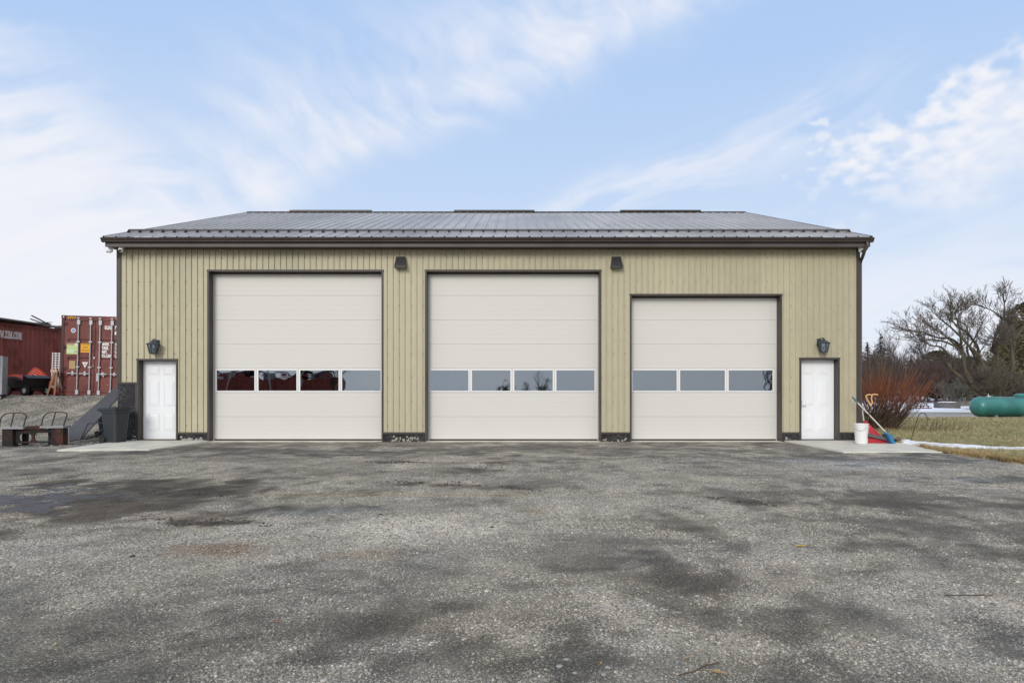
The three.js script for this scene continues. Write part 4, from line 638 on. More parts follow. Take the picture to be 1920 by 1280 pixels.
// ------------------------------------------------------------------ leaning board, tube frame, bins
{
  const b = thing('leaning_board', 'long dark grey board leaning against the shed corner', 'board', [-11.35, H(-11.35, -0.1), -0.1]);
  const s = poly([[-0.10, 0.0], [0.18, 0.0], [1.36, 1.33], [1.36, 1.64], [1.15, 1.41], [-0.10, 0.31]]);
  part('board', [drawnZ(s, -0.05, 0.0, 0.006)], std([0.088, 0.098, 0.118], 0.6, { map: trimWear }), b);
  part('rear_leg', [beam([0.75, 0.9, -0.1], [0.82, 0.05, -0.5], 0.04, 0.05)], std([0.05, 0.05, 0.055], 0.6), b);
  const t = thing('tube_frame', 'black tube frame lying behind the bins under the leaning board', 'frame', [-10.95, H(-10.95, 0.25) + 0.0, 0.25]), k = std([0.02, 0.02, 0.022], 0.5);
  part('rail', [tube([[-0.2, 0.03, 0.1], [0.3, 0.12, 0.05], [0.62, 0.34, 0], [0.7, 0.36, -0.1]], 0.014, 20, 6)], k, t); part('rail', [tube([[-0.1, 0.03, -0.25], [0.35, 0.14, -0.25], [0.68, 0.34, -0.25]], 0.014, 20, 6)], k, t); part('crossbar', [rod([0.18, 0.47, -0.05], [0.62, 0.47, -0.1], 0.014)], k, t); part('strut', [rod([0.18, 0.47, -0.05], [0.02, 0.06, 0.0], 0.012)], k, t);
}
function bin(x, z, turn, label, col, y) {
  const b = thing('wheelie_bin', label, 'bin', [x, y, z], turn), pl = std(col, 0.45, {}), pk = std(col.map((c) => c * 0.55), 0.5);
  const w0 = 0.36, d0 = 0.38, w1 = 0.47, d1 = 0.50;
  part('bin_body', [roundFrustum(w0, d0, w1, d1, 0.07, 0.04, 0.83), roundFrustum(w1 + 0.04, d1 + 0.04, w1 + 0.05, d1 + 0.05, 0.08, 0.79, 0.85)], pl, b);
  part('lid', [hexa([[-0.26, 0.867, 0.29], [0.26, 0.867, 0.29], [0.26, 0.867, -0.29], [-0.26, 0.867, -0.29]], [[-0.22, 0.915, 0.22], [0.22, 0.915, 0.22], [0.23, 0.905, -0.28], [-0.23, 0.905, -0.28]]), hexa([[-0.27, 0.851, 0.30], [0.27, 0.851, 0.30], [0.27, 0.851, -0.295], [-0.27, 0.851, -0.295]], [[-0.27, 0.866, 0.30], [0.27, 0.866, 0.30], [0.27, 0.866, -0.295], [-0.27, 0.866, -0.295]])], pk, b);
  part('handle', [rod([-0.22, 0.85, -0.35], [0.22, 0.85, -0.35], 0.016), rod([-0.2, 0.82, -0.26], [-0.2, 0.85, -0.35], 0.016), rod([0.2, 0.82, -0.26], [0.2, 0.85, -0.35], 0.016)], pk, b);
  for (const s of [-1, 1]) { const w = sub('wheel', b); part('tyre', [new THREE.TorusGeometry(0.075, 0.022, 8, 20).rotateY(Math.PI / 2).translate(s * 0.215, 0.097, -0.20)], M.rubber, w); part('rim', [cyl(0.062, 0.062, 0.025, s * 0.215, 0.097, -0.20, 0, 0, Math.PI / 2), cyl(0.02, 0.02, 0.05, s * 0.22, 0.097, -0.20, 0, 0, Math.PI / 2)], std([0.035, 0.035, 0.037], 0.5), w); }
  part('axle', [rod([-0.21, 0.097, -0.20], [0.21, 0.097, -0.20], 0.01)], M.rubber, b);
  return [b, pl, pk];
}
{
  const [b, pl, pk] = bin(-9.90, 0.50, 1.28, 'black wheelie bin standing on the concrete pad with a small white print', [0.024, 0.030, 0.035], 0.0);
  // black strip on the yard-facing flank: a recess shadow put in as colour
  part('flank_shade_strip', [hexa([[0.18, 0.1, 0.02], [0.19, 0.1, 0.02], [0.19, 0.1, 0.13], [0.18, 0.1, 0.13]].reverse(), [[0.215, 0.62, 0.02], [0.226, 0.62, 0.02], [0.226, 0.62, 0.16], [0.215, 0.62, 0.16]].reverse())], M.rubber, b);
  const s = poly([[-0.05, -0.055], [0.05, -0.055], [0.05, 0.02], [0.02, 0.02], [0.02, 0.065], [-0.002, 0.065], [-0.002, 0.02], [-0.028, 0.02], [-0.028, 0.045], [-0.05, 0.045]]);
  const pr = new THREE.ExtrudeGeometry(s, { depth: 0.003, bevelEnabled: false });
  const bars = bxx(-0.05, 0.05, -0.115, -0.085, 0, 0.003);
  part('print', [pr, bars].map((g) => merged(g).rotateX(-0.069).rotateY(Math.PI / 2).translate(0.226, 0.64, -0.10)), std([0.55, 0.6, 0.62], 0.6), b);
  const [b2] = bin(-10.74, -0.62, 1.45, 'blue-grey wheelie bin half hidden behind the black one', [0.042, 0.055, 0.075], H(-10.74, -0.62) - 0.01); b2.scale.setScalar(0.86);
  b.scale.setScalar(0.98);
}
// ------------------------------------------------------------------ pail, shovels and scoop at the other corner
{
  const x = 8.395 + 0.02, z = 1.1, p = thing('white_pail', 'white plastic pail with a wire handle at the shed corner', 'pail', [x, 0.034, z]), wm = std([0.74, 0.74, 0.73], 0.4);
  const H0 = 0.49;
  const prof = [[0.001, 0.004], [0.132, 0.004], [0.136, 0.012], [0.150, 0.34], [0.160, 0.342], [0.160, 0.352], [0.151, 0.354], [0.152, 0.385], [0.162, 0.387], [0.162, 0.397], [0.153, 0.399], [0.154, 0.425], [0.164, 0.427], [0.164, 0.437], [0.155, 0.439], [0.156, 0.47], [0.167, 0.472], [0.167, H0], [0.158, H0], [0.150, 0.44], [0.13, 0.02], [0.001, 0.02]].map(([a, b]) => new THREE.Vector2(a, b));
  part('pail_body', [new THREE.LatheGeometry(prof, 40)], wm, p);
  part('wire_handle', [tube([[-0.165, 0.40, 0.02], [-0.12, 0.33, 0.13], [0.0, 0.365, 0.172], [0.09, 0.43, 0.15], [0.165, 0.41, 0.02]], 0.004, 30, 6), cyl(0.016, 0.016, 0.02, -0.17, 0.405, 0.02, 0, 0, Math.PI / 2), cyl(0.016, 0.016, 0.02, 0.17, 0.405, 0.02, 0, 0, Math.PI / 2)], std([0.5, 0.5, 0.5], 0.4), p);
  const arc = new THREE.CylinderGeometry(0.1495, 0.1425, 0.14, 8, 1, true, 0.62, 0.30).translate(0, 0.19, 0);
  part('printed_label', [arc], std([0.55, 0.48, 0.48], 0.6), p);
  part('label_mark', [new THREE.CylinderGeometry(0.1503, 0.1432, 0.12, 6, 1, true, 0.70, 0.10).translate(0, 0.19, 0)], std([0.10, 0.03, 0.03], 0.6), p);
}
{
  const red = std([0.42, 0.022, 0.030], 0.4), s = thing('red_snow_scoop', 'red plastic snow scoop tilted behind the white pail', 'snow scoop', [8.80, 0.02, 0.75]);
  // a dished pan: floor, back and two cheeks, standing on edge against the corner
  part('pan', [hexa([[-0.16, 0.0, 0.10], [0.44, 0.0, 0.06], [0.44, 0.02, -0.12], [-0.16, 0.02, -0.12]], [[-0.10, 0.56, -0.02], [-0.06, 0.54, -0.02], [-0.04, 0.54, -0.10], [-0.10, 0.56, -0.10]]), hexa([[-0.2, 0.0, 0.14], [0.42, 0.0, 0.10], [0.42, 0.0, 0.06], [-0.2, 0.0, 0.1]], [[-0.2, 0.14, 0.13], [0.36, 0.09, 0.09], [0.36, 0.09, 0.06], [-0.2, 0.14, 0.1]])], red, s);
  part('cross_bar', [beam([-0.16, 0.235, 0.14], [0.34, 0.115, 0.15], 0.03, 0.075)], std([0.10, 0.10, 0.10], 0.6), s);
  part('handle_stem', [rod([-0.02, 0.5, -0.06], [0.05, 0.93, -0.05], 0.011)], std([0.07, 0.05, 0.035], 0.7), s);
  part('tow_handle', [tube([[0.05, 0.92, -0.05], [0.03, 0.97, -0.05], [-0.02, 1.05, -0.05], [-0.07, 1.16, -0.04], [0.0, 1.20, -0.02], [0.06, 1.18, -0.02]], 0.0155, 40, 7), tube([[0.05, 0.92, -0.05], [0.085, 1.0, -0.04], [0.06, 1.1, -0.03], [0.09, 1.2, -0.02], [0.2, 1.195, 0.0]], 0.0155, 30, 7)], std([0.74, 0.42, 0.18], 0.5), s);
  const v = thing('snow_shovel', 'pale-handled snow shovel with a blue blade leaning on the shed corner', 'shovel', [9.16, 0.03, 0.95]);
  part('shaft', [rod([-0.04, 0.24, 0.0], [-0.50, 0.98, -0.5], 0.017)], std([0.56, 0.53, 0.47], 0.5), v);
  part('grip', [rod([-0.50, 0.98, -0.5], [-0.555, 1.075, -0.56], 0.024), rod([-0.555, 1.065, -0.56], [-0.59, 1.13, -0.60], 0.019)], std([0.05, 0.12, 0.17], 0.5), v);
  const blue = std([0.018, 0.16, 0.32], 0.45);
  part('blade', [hexa([[0.0, 0.0, 0.10], [0.11, 0.0, 0.10], [0.13, 0.02, -0.22], [0.02, 0.02, -0.22]], [[-0.10, 0.235, 0.06], [0.07, 0.225, 0.02], [0.09, 0.22, -0.18], [-0.08, 0.23, -0.18]]), cyl(0.035, 0.022, 0.12, -0.05, 0.25, -0.02, -0.55, 0, 0.5)], blue, v);
  part('blade_edge', [hexa([[0.0, 0.0, 0.104], [0.03, 0.0, 0.104], [0.03, 0.0, 0.1], [0.0, 0.0, 0.1]], [[-0.10, 0.235, 0.066], [-0.06, 0.235, 0.064], [-0.06, 0.235, 0.06], [-0.10, 0.235, 0.062]])], std([0.01, 0.06, 0.14], 0.5), v);
  const h = thing('spade_handle', 'pale tool handle propped behind the pail at the shed corner', 'tool', [9.02, 0.0, 0.2]); part('shaft', [rod([-0.06, 0.02, 0.1], [0.04, 0.78, -0.3], 0.017)], std([0.55, 0.53, 0.50], 0.5), h); part('grip', [tube([[0.04, 0.78, -0.3], [0.0, 0.85, -0.33], [0.06, 0.92, -0.36], [0.12, 0.85, -0.35], [0.04, 0.78, -0.3]], 0.013, 24, 6)], std([0.5, 0.42, 0.36], 0.6), h);
  const lg = thing('dark_log', 'short dark split log lying beside the blue shovel blade', 'log', [9.5, 0.05, 0.55], 0.5); part('bark', [new THREE.CylinderGeometry(0.075, 0.085, 0.42, 11, 3).rotateZ(Math.PI / 2 - 0.25)], std([0.055, 0.042, 0.032], 0.9, { map: rustTex }), lg); part('cut_face', [new THREE.CylinderGeometry(0.07, 0.07, 0.008, 11).rotateZ(Math.PI / 2 - 0.25).translate(0.207, 0.053, 0)], std([0.2, 0.15, 0.10], 0.9), lg);
}
{
  const s = thing('shepherd_hook', 'thin black shepherd hook standing crooked in the lawn edge', 'garden hook', [10.2, 0.0, 0.05]), k = std([0.02, 0.016, 0.014], 0.6);
  part('stem', [tube([[0, -0.05, 0], [0.1, 0.3, 0], [0.2, 0.62, 0], [0.245, 0.70, 0.0], [0.30, 0.745, 0], [0.36, 0.74, 0], [0.41, 0.68, 0], [0.44, 0.60, 0], [0.475, 0.565, 0], [0.505, 0.60, 0]], 0.0085, 60, 6)], k, s);
}
// ------------------------------------------------------------------ propane tank on the lawn
{
  const [x, , z] = at(1822, 767, 33.8), gy = H(x + 2, z), t = thing('propane_tank', 'long green propane tank lying on the far lawn', 'tank', [x, gy, z], -0.03);
  const gm = std([0.045, 0.22, 0.20], 0.34, { map: wear(256, 5, 3, 4, 801, 0.74, 1, 3.1, 3.1) }), r = 0.505, L = 4.9, prof = [];
  for (let k = 0; k <= 16; k++) { const a = k / 16 * Math.PI / 2; prof.push(new THREE.Vector2(Math.max(0.001, r * Math.sin(a)), 0.44 * (1 - Math.cos(a)))); }
  for (let k = 16; k >= 0; k--) { const a = k / 16 * Math.PI / 2; prof.push(new THREE.Vector2(Math.max(0.001, r * Math.sin(a)), L - 0.44 * (1 - Math.cos(a)))); }
  const cy = 0.60;
  part('tank_shell', [new THREE.LatheGeometry(prof, 48).rotateZ(-Math.PI / 2).translate(0, cy, 0), new THREE.TorusGeometry(r + 0.001, 0.006, 6, 48).rotateY(Math.PI / 2).translate(0.46, cy, 0), new THREE.TorusGeometry(r + 0.001, 0.006, 6, 48).rotateY(Math.PI / 2).translate(L - 0.46, cy, 0)], gm, t);
  const d = sub('dome_lid', t); const dp = [[0.001, 0.19], [0.12, 0.185], [0.21, 0.15], [0.245, 0.1], [0.25, 0.09], [0.24, 0.085], [0.23, 0.0]].map(([a, b]) => new THREE.Vector2(a, b)); part('lid', [new THREE.LatheGeometry(dp, 32).translate(2.35, cy + r - 0.035, 0)], gm, d);
  part('lifting_lug', [bxx(0.98, 1.05, cy + r - 0.01, cy + r + 0.07, -0.012, 0.012)], gm, t); part('lifting_lug', [bxx(3.9, 3.97, cy + r - 0.01, cy + r + 0.07, -0.012, 0.012)], gm, t);
  part('gauge', [cyl(0.018, 0.018, 0.14, 0.83, cy + r + 0.06, 0), bxx(0.77, 0.93, cy + r - 0.01, cy + r + 0.03, -0.03, 0.03)], std([0.7, 0.7, 0.68], 0.4), t);
  part('data_label', [new THREE.CylinderGeometry(r + 0.003, r + 0.003, 0.42, 8, 1, true, 0, 0.19).rotateZ(-Math.PI / 2).rotateX(1.02).translate(2.5, cy, 0)], std([0.7, 0.72, 0.72], 0.5), t);
  for (const lx of [1.0, 3.9]) part('saddle_leg', [hexa([[lx - 0.05, -0.06, 0.3], [lx + 0.05, -0.06, 0.3], [lx + 0.05, -0.06, -0.3], [lx - 0.05, -0.06, -0.3]], [[lx - 0.05, 0.2, 0.36], [lx + 0.05, 0.2, 0.36], [lx + 0.05, 0.2, -0.36], [lx - 0.05, 0.2, -0.36]])], std([0.25, 0.26, 0.26], 0.7), t);
}
// ------------------------------------------------------------------ lawn, lane, snow
function sheet(name, x0, x1, z0, z1, step, inside, thick, m, colour, lift = 0.012, base = yardY) {      // a sheet that sinks out of sight outside its outline
  return setting(name, grid(range(x0, x1, step), range(z0, z1, step), (x, z) => { const q = inside(x, z); return base(x, z) + (q > 0 ? lift + thick * ss(0, 0.22, q) * (0.55 + 0.9 * fbm(x * 2.3 + 9, z * 2.3, 0, 3)) : Math.max(-0.16, q * 0.5) - 0.004); }, colour), m);
}
const edgeN = (x, z, f, a) => (fbm(x * f + 70, z * f + 20, 0, 4) - 0.5) * a;
const lawnIn = (x, z) => {
  const near = x - (z > 3.0 ? 9.15 + 0.05 * (z - 3) : z > 0 ? lerp(9.62, 9.14, z / 3.0) + 0.03 : 9.0) + edgeN(x, z, 1.6, 0.5);
  return Math.min(near, (z + 16.4 + edgeN(x, z, 0.4, 2.5)) * 0.5);
};
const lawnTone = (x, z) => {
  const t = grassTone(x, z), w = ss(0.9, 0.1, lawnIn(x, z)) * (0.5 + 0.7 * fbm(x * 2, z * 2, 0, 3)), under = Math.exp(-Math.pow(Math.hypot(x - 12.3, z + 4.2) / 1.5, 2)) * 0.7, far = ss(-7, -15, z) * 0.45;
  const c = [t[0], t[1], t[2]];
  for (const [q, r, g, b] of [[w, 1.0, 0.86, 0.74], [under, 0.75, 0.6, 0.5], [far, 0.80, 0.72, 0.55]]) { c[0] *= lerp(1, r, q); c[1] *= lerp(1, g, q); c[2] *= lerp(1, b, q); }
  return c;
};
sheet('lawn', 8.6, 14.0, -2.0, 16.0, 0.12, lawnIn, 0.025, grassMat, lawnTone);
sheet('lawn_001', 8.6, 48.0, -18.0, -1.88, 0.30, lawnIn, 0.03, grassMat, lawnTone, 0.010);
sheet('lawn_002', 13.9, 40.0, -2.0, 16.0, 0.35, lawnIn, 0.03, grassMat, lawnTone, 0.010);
const far = (x, z) => H(x, z) - 0.14;
sheet('gravel_lane', 9, 70, -36, -16, 0.7, (x, z) => Math.min(z + 33 + edgeN(x, z, 0.3, 4), -15.9 - z + edgeN(x, z, 0.5, 2.2)) * 0.4, 0.02, std([1, 1, 1], 0.9, { map: gravelTex, vertexColors: true }), (x, z) => { const n = fbm(x * 0.3, z * 0.7, 0, 4); return [2.0 + 0.9 * (n - 0.5), 1.98 + 0.9 * (n - 0.5), 1.95 + 0.9 * (n - 0.5)]; }, 0.03, far);
const snowM = std([1, 1, 1], 0.75, { map: (() => { const n = tileNoise(256, 256, 5, 5, 6, 1301), f = tileNoise(256, 256, 40, 40, 3, 1320); return dataTex(256, 256, (i, j, o) => { const k = j * 256 + i, d = ss(0.52, 0.70, n[k] * 0.7 + f[k] * 0.3), v = 240 + 14 * (f[k] - 0.5); o[0] = lerp(v, 176, d * 0.7); o[1] = lerp(v, 170, d * 0.7); o[2] = lerp(v + 4, 160, d * 0.7); }, { repeat: [0.6, 0.6] }); })() }), slush = std([0.42, 0.44, 0.46], 0.6);
const toLine = (x, z, pts) => { let m = 1e9, w = 0; for (let i = 1; i < pts.length; i++) { const [ax, az, aw] = pts[i - 1], [bx, bz, bw] = pts[i], dx = bx - ax, dz = bz - az, t = clamp(((x - ax) * dx + (z - az) * dz) / (dx * dx + dz * dz)), q = Math.hypot(x - ax - t * dx, z - az - t * dz) - lerp(aw, bw, t); if (q < m) { m = q; } } return -m; };
const strip = [[9.82, 0.55, 0.16], [9.88, 1.3, 0.40], [10.15, 2.0, 0.50], [10.9, 2.55, 0.34], [12.2, 2.75, 0.30], [14.5, 2.85, 0.28], [18, 2.9, 0.3]];
sheet('snow_strip', 9.2, 18.4, -0.4, 4.0, 0.06, (x, z) => toLine(x, z, strip) + edgeN(x, z, 2.4, 0.5) + edgeN(x, z, 9, 0.22), 0.045, snowM, null, 0.045);
sheet('slush_patch', 9.2, 11.2, -1.8, 1.0, 0.06, (x, z) => toLine(x, z, [[9.45, -0.5, 0.12], [9.75, -0.35, 0.22], [10.1, -0.1, 0.2]]) + edgeN(x, z, 3, 0.2), 0.03, slush, null, 0.05);
const fsn = std([0.82, 0.84, 0.89], 0.8);
sheet('snow_field', 35, 140, -190, -55, 1.6, (x, z) => { const d = CAM_Z - z, px = 960 + x * 1280 / d; return Math.min(d - 80 + edgeN(x, z, 0.06, 30), 190 - d, (1835 - px) * d / 1280 * 0.4 + edgeN(x, z, 0.08, 10)) * 0.3 ; }, 0.06, fsn, null, 0.08, far);
sheet('snow_field_001', 24, 60, -72, -28, 0.6, (x, z) => toLine(x, z, [[30, -44, 2.0], [38, -47, 2.6], [41, -46, 1.5]]) * 0.5 + edgeN(x, z, 0.3, 2.6), 0.05, fsn, null, 0.06, far);
// damp hollows in the yard that mirror the sky a little
const wetM = std([0.05, 0.049, 0.05], 0.42, { bumpMap: gravelBump, bumpScale: 0.022 });
{
  const [wx, wz] = onGround(20, 940);
  const inW = (x, z) => { const dx = (x - wx) / 1.1, dz = (z - wz) / 1.05; return (0.9 - Math.hypot(dx, dz)) * 0.9 + edgeN(x, z, 1.3, 1.7) + edgeN(x, z * 1.6, 4, 1.9) + edgeN(x, z, 11, 1.3) - 0.1; };
  setting('puddle', grid(range(wx - 2.2, wx + 2.4, 0.05), range(wz - 2.0, wz + 2.0, 0.05), (x, z) => { const q = inW(x, z); return H(x, z) + (fbm(x * 0.5 + 7, z * 0.5 + 1, 0, 3) - 0.5) * 0.05 * ss(0.2, 2.5, z) + (q > 0 ? 0.0035 : -0.05); }), wetM);
}
// ------------------------------------------------------------------ loose stones on the yard near the viewer
{
  const R = rng(2024), kinds = [0, 1, 2].map((k) => { const g = new THREE.IcosahedronGeometry(1, 0).toNonIndexed(), p = g.attributes.position; for (let i = 0; i < p.count; i++) { const f = 0.72 + 0.5 * h3(Math.round(p.getX(i) * 50), Math.round(p.getY(i) * 50), Math.round(p.getZ(i) * 50) + k * 7); p.setXYZ(i, p.getX(i) * f, p.getY(i) * f * 0.62, p.getZ(i) * f * (0.8 + 0.1 * k)); } g.computeVertexNormals(); return g; });
  const sm = std([1, 1, 1], 0.85), N = [110000, 110000, 110000], c = new THREE.Color(), m = new THREE.Matrix4(), q = new THREE.Quaternion(), e = new THREE.Euler(), v = new THREE.Vector3(), s = new THREE.Vector3();
  kinds.forEach((g, k) => {
    const im = new THREE.InstancedMesh(g, sm, N[k]); im.name = numbered('gravel_stones'); im.userData = { kind: 'stuff', label: 'loose grey gravel chips lying over the yard' };
    for (let i = 0; i < N[k]; i++) {
      const d = 2.6 + 11.5 * Math.pow(R(), 1.45), x = (R() * 2 - 1) * (0.80 * d + 0.7), z = CAM_Z - d, tone = yardTone(x, z), b = tone[0];
      // chips gather in loose drifts; fines show between
      const drift = ss(0.30, 0.75, fbm(x * 2.2 + 5, z * 2.2 + 8, 0, 4) * 0.7 + 0.35 * (b * 0.87 - 0.55));
      let r = (0.0024 + 0.0058 * Math.pow(R(), 2.6) + (R() < 0.01 ? 0.008 * R() : 0)) * (0.75 + 0.55 * drift) * (d > 6 ? 1.12 : 1); if (R() > 0.30 + 0.75 * drift) r *= 0.5;
      const u = R(), val = (u < 0.12 ? 0.29 + 0.15 * R() : u < 0.68 ? 0.17 + 0.12 * R() : 0.09 + 0.07 * R()) * clamp(b * 0.87, 0.45, 1.35) * (0.8 + 0.25 * drift), wm = (R() - 0.5) * 0.08;
      c.setRGB(val * (1 + wm) * tone[0] / b, val * tone[1] / b, val * (1 - wm) * tone[2] / b * 1.03);
      m.compose(v.set(x, yardY(x, z) + r * 0.12, z), q.setFromEuler(e.set((R() - 0.5) * 0.7, R() * 6.28, (R() - 0.5) * 0.7)), s.set(r * (0.9 + 0.5 * R()), r, r)); im.setMatrixAt(i, m); im.setColorAt(i, c);
    }
    shadows(im); scene.add(im);
  });
}
// churned damp mud along the tyre ruts
{
  const R = rng(515), lines = [[[700, 909], [770, 907], [850, 908], [893, 886], [940, 867]], [[770, 905], [850, 910], [930, 912], [1000, 917]], [[280, 976], [340, 979], [400, 981], [485, 979]], [[255, 924], [330, 926], [390, 923], [470, 917]], [[1360, 936], [1390, 943], [1412, 938]], [[700, 868], [780, 867], [850, 866]]], N = 2600;
  const im = new THREE.InstancedMesh(new THREE.IcosahedronGeometry(1, 0).toNonIndexed(), std([1, 1, 1], 0.95), N), c = new THREE.Color(), m = new THREE.Matrix4(), q = new THREE.Quaternion(), e = new THREE.Euler(), v = new THREE.Vector3(), s = new THREE.Vector3();
  im.name = 'rut_mud'; im.userData = { kind: 'stuff', label: 'dark crumbled mud along the tyre ruts' };
  for (let i = 0; i < N; i++) { const L = lines[i % lines.length], k = Math.floor(R() * (L.length - 1)), t = R(), [a, b] = [L[k], L[k + 1]], [x0, z0] = onGround(lerp(a[0], b[0], t), lerp(a[1], b[1], t)), w = 0.14 * (R() + R() + R() - 1.5), x = x0 + w * 2.0, z = z0 + w * 1.5 + 0.05 * (R() - 0.5), r = 0.005 + 0.014 * Math.pow(R(), 2), val = 0.040 + 0.05 * R(); if (fbm(x * 2.2, z * 3, 4, 3) < 0.48) { im.setMatrixAt(i, m.makeScale(0.0001, 0.0001, 0.0001).setPosition(x, -0.3, z)); im.setColorAt(i, c.setRGB(0.03, 0.03, 0.03)); continue; } c.setRGB(val * 1.1, val, val * 0.88); m.compose(v.set(x, yardY(x, z), z), q.setFromEuler(e.set(R() * 6, R() * 6, R() * 6)), s.set(r * 1.6, r * 0.7, r)); im.setMatrixAt(i, m); im.setColorAt(i, c); }
  shadows(im); scene.add(im);
}
// coarser stones on the bank before the containers
{
  const R = rng(909), g = new THREE.IcosahedronGeometry(1, 0), N = 14000, im = new THREE.InstancedMesh(g.toNonIndexed(), std([1, 1, 1], 0.88), N), c = new THREE.Color(), m = new THREE.Matrix4(), q = new THREE.Quaternion(), e = new THREE.Euler(), v = new THREE.Vector3(), s = new THREE.Vector3();
  im.name = 'bank_stones'; im.userData = { kind: 'stuff', label: 'coarse grey stones on the gravel bank before the containers' };
  for (let i = 0; i < N; i++) { const z = 1.6 - 8.4 * R(), x = -10.35 - 9.5 * R(), r = 0.006 + 0.022 * Math.pow(R(), 3), val = (0.10 + 0.28 * Math.pow(R(), 1.8)); c.setRGB(val * 1.05, val, val * 0.93); m.compose(v.set(x, yardY(x, z) + r * 0.15, z), q.setFromEuler(e.set(R() * 6, R() * 6, R() * 6)), s.set(r * (0.8 + 0.6 * R()), r * 0.7, r)); im.setMatrixAt(i, m); im.setColorAt(i, c); }
  shadows(im); scene.add(im);
}
// fallen leaves and twigs on the gravel
{
  const leaf = (px, py, s, col, turn, label) => { const [x, z] = onGround(px, py), o = thing('fallen_leaf', label, 'leaf', [x, yardY(x, z) + 0.008, z], turn), pos = [], O = [[0, 0], [0.4, 0.16], [0.7, 0.42], [1, 0.1], [1.35, 0.22], [1.6, 0], [1.3, -0.2], [1, -0.12], [0.7, -0.4], [0.4, -0.15]]; for (let i = 1; i < O.length - 1; i++) for (const k of [0, i, i + 1]) pos.push((O[k][0] - 0.8) * s, Math.abs(O[k][1]) * s * 0.35 + 0.2 * s * Math.pow(O[k][0] - 0.8, 2), O[k][1] * s); const g = new THREE.BufferGeometry(); g.setAttribute('position', new THREE.Float32BufferAttribute(pos, 3)); g.computeVertexNormals(); part('blade', g, std(col, 0.7), o); part('stalk', [rod([-0.8 * s, 0.13 * s, 0], [-1.3 * s, 0.05 * s, 0.1 * s], 0.03 * s, 5)], std(col.map((q) => q * 0.5), 0.8), o); };
  leaf(1503, 1027, 0.075, [0.62, 0.44, 0.06], 0.3, 'yellow leaf lying alone on the gravel before the shorter overhead door');
  leaf(1290, 1240, 0.036, [0.40, 0.25, 0.12], 0.8, 'tan curled leaf on the gravel nearest the viewer'); leaf(1348, 1268, 0.052, [0.42, 0.26, 0.10], -0.4, 'brown split leaf at the bottom edge of the yard'); leaf(1127, 1252, 0.018, [0.62, 0.34, 0.05], 1.4, 'small orange leaf on the dark gravel beside pale stones');
  leaf(520, 1167, 0.03, [0.42, 0.17, 0.10], 0.2, 'small rust red leaf on the gravel'); leaf(258, 1102, 0.026, [0.45, 0.42, 0.08], 1.2, 'small olive yellow leaf between the pale chips'); leaf(103, 1208, 0.022, [0.48, 0.45, 0.10], 2.2, 'yellowish leaf nearest the corner of the yard');
  const stick = (px, py, len, turn, label) => { const [x, z] = onGround(px, py), o = thing('twig', label, 'twig', [x, yardY(x, z) + 0.008, z], turn); part('stem', [tube([[-len / 2, 0, 0], [-len * 0.15, 0.01, 0.02], [len * 0.2, 0.004, -0.015], [len / 2, 0.012, 0.01]], 0.0035, 16, 5), rod([0.05 * len, 0.006, 0], [0.3 * len, 0.02, 0.07 * len], 0.002, 4)], std([0.09, 0.065, 0.04], 0.9), o); };
  stick(1310, 1262, 0.26, 0.5, 'thin brown twig beside the leaves at the bottom edge'); stick(1815, 1118, 0.30, -0.15, 'dark twig lying on the gravel out towards the lawn');
  const clod = (px, py, s, label) => { const [x, z] = onGround(px, py), o = thing('dirt_clod', label, 'clod', [x, yardY(x, z), z], px); const g = new THREE.IcosahedronGeometry(s, 2), p = g.attributes.position; for (let i = 0; i < p.count; i++) { const f = 0.7 + 0.6 * vn(p.getX(i) / s * 2 + 9, p.getY(i) / s * 2 + 9, p.getZ(i) / s * 2 + px); p.setXYZ(i, p.getX(i) * f * 1.3, p.getY(i) * f * 0.55, p.getZ(i) * f); } g.computeVertexNormals(); part('clod', g, std([0.035, 0.032, 0.03], 0.95), o); };
  clod(713, 966, 0.022, 'dark clod on the pale gravel before the first overhead door'); clod(247, 1043, 0.022, 'dark clod among pale chips near the containers'); clod(923, 987, 0.018, 'dark crumbling clod before the middle overhead door');
  const rock = (px, py, s, label) => { const [x, z] = onGround(px, py), o = thing('pale_stone', label, 'stone', [x, yardY(x, z), z], px, 'pale stones at the bottom edge of the yard'); const g = new THREE.IcosahedronGeometry(s, 1), p = g.attributes.position; for (let i = 0; i < p.count; i++) { const f = 0.75 + 0.5 * vn(p.getX(i) / s * 1.5 + 9, p.getY(i) / s * 1.5 + 9, p.getZ(i) / s * 1.5 + px); p.setXYZ(i, p.getX(i) * f * 1.25, p.getY(i) * f * 0.5, p.getZ(i) * f); } part('stone', g.toNonIndexed(), std([0.30, 0.295, 0.28], 0.85), o); o.children[0].geometry.computeVertexNormals(); };
  [[1050, 1255, 0.016], [1062, 1242, 0.012], [1140, 1257, 0.014], [1132, 1271, 0.011], [1165, 1230, 0.009], [1078, 1268, 0.011]].forEach(([a, b, s], k) => rock(a, b, s, ['pale flat stone','small pale stone','blunt pale stone','pale pebble','round pale pebble','pale chip'][k] + ' at the bottom edge of the yard ' + ['before the middle door', 'farther in than the flat stone', 'beside the orange leaf', 'just under the orange leaf', 'nearest the tan curled leaf', 'lowest in the pale cluster'][k]));
}
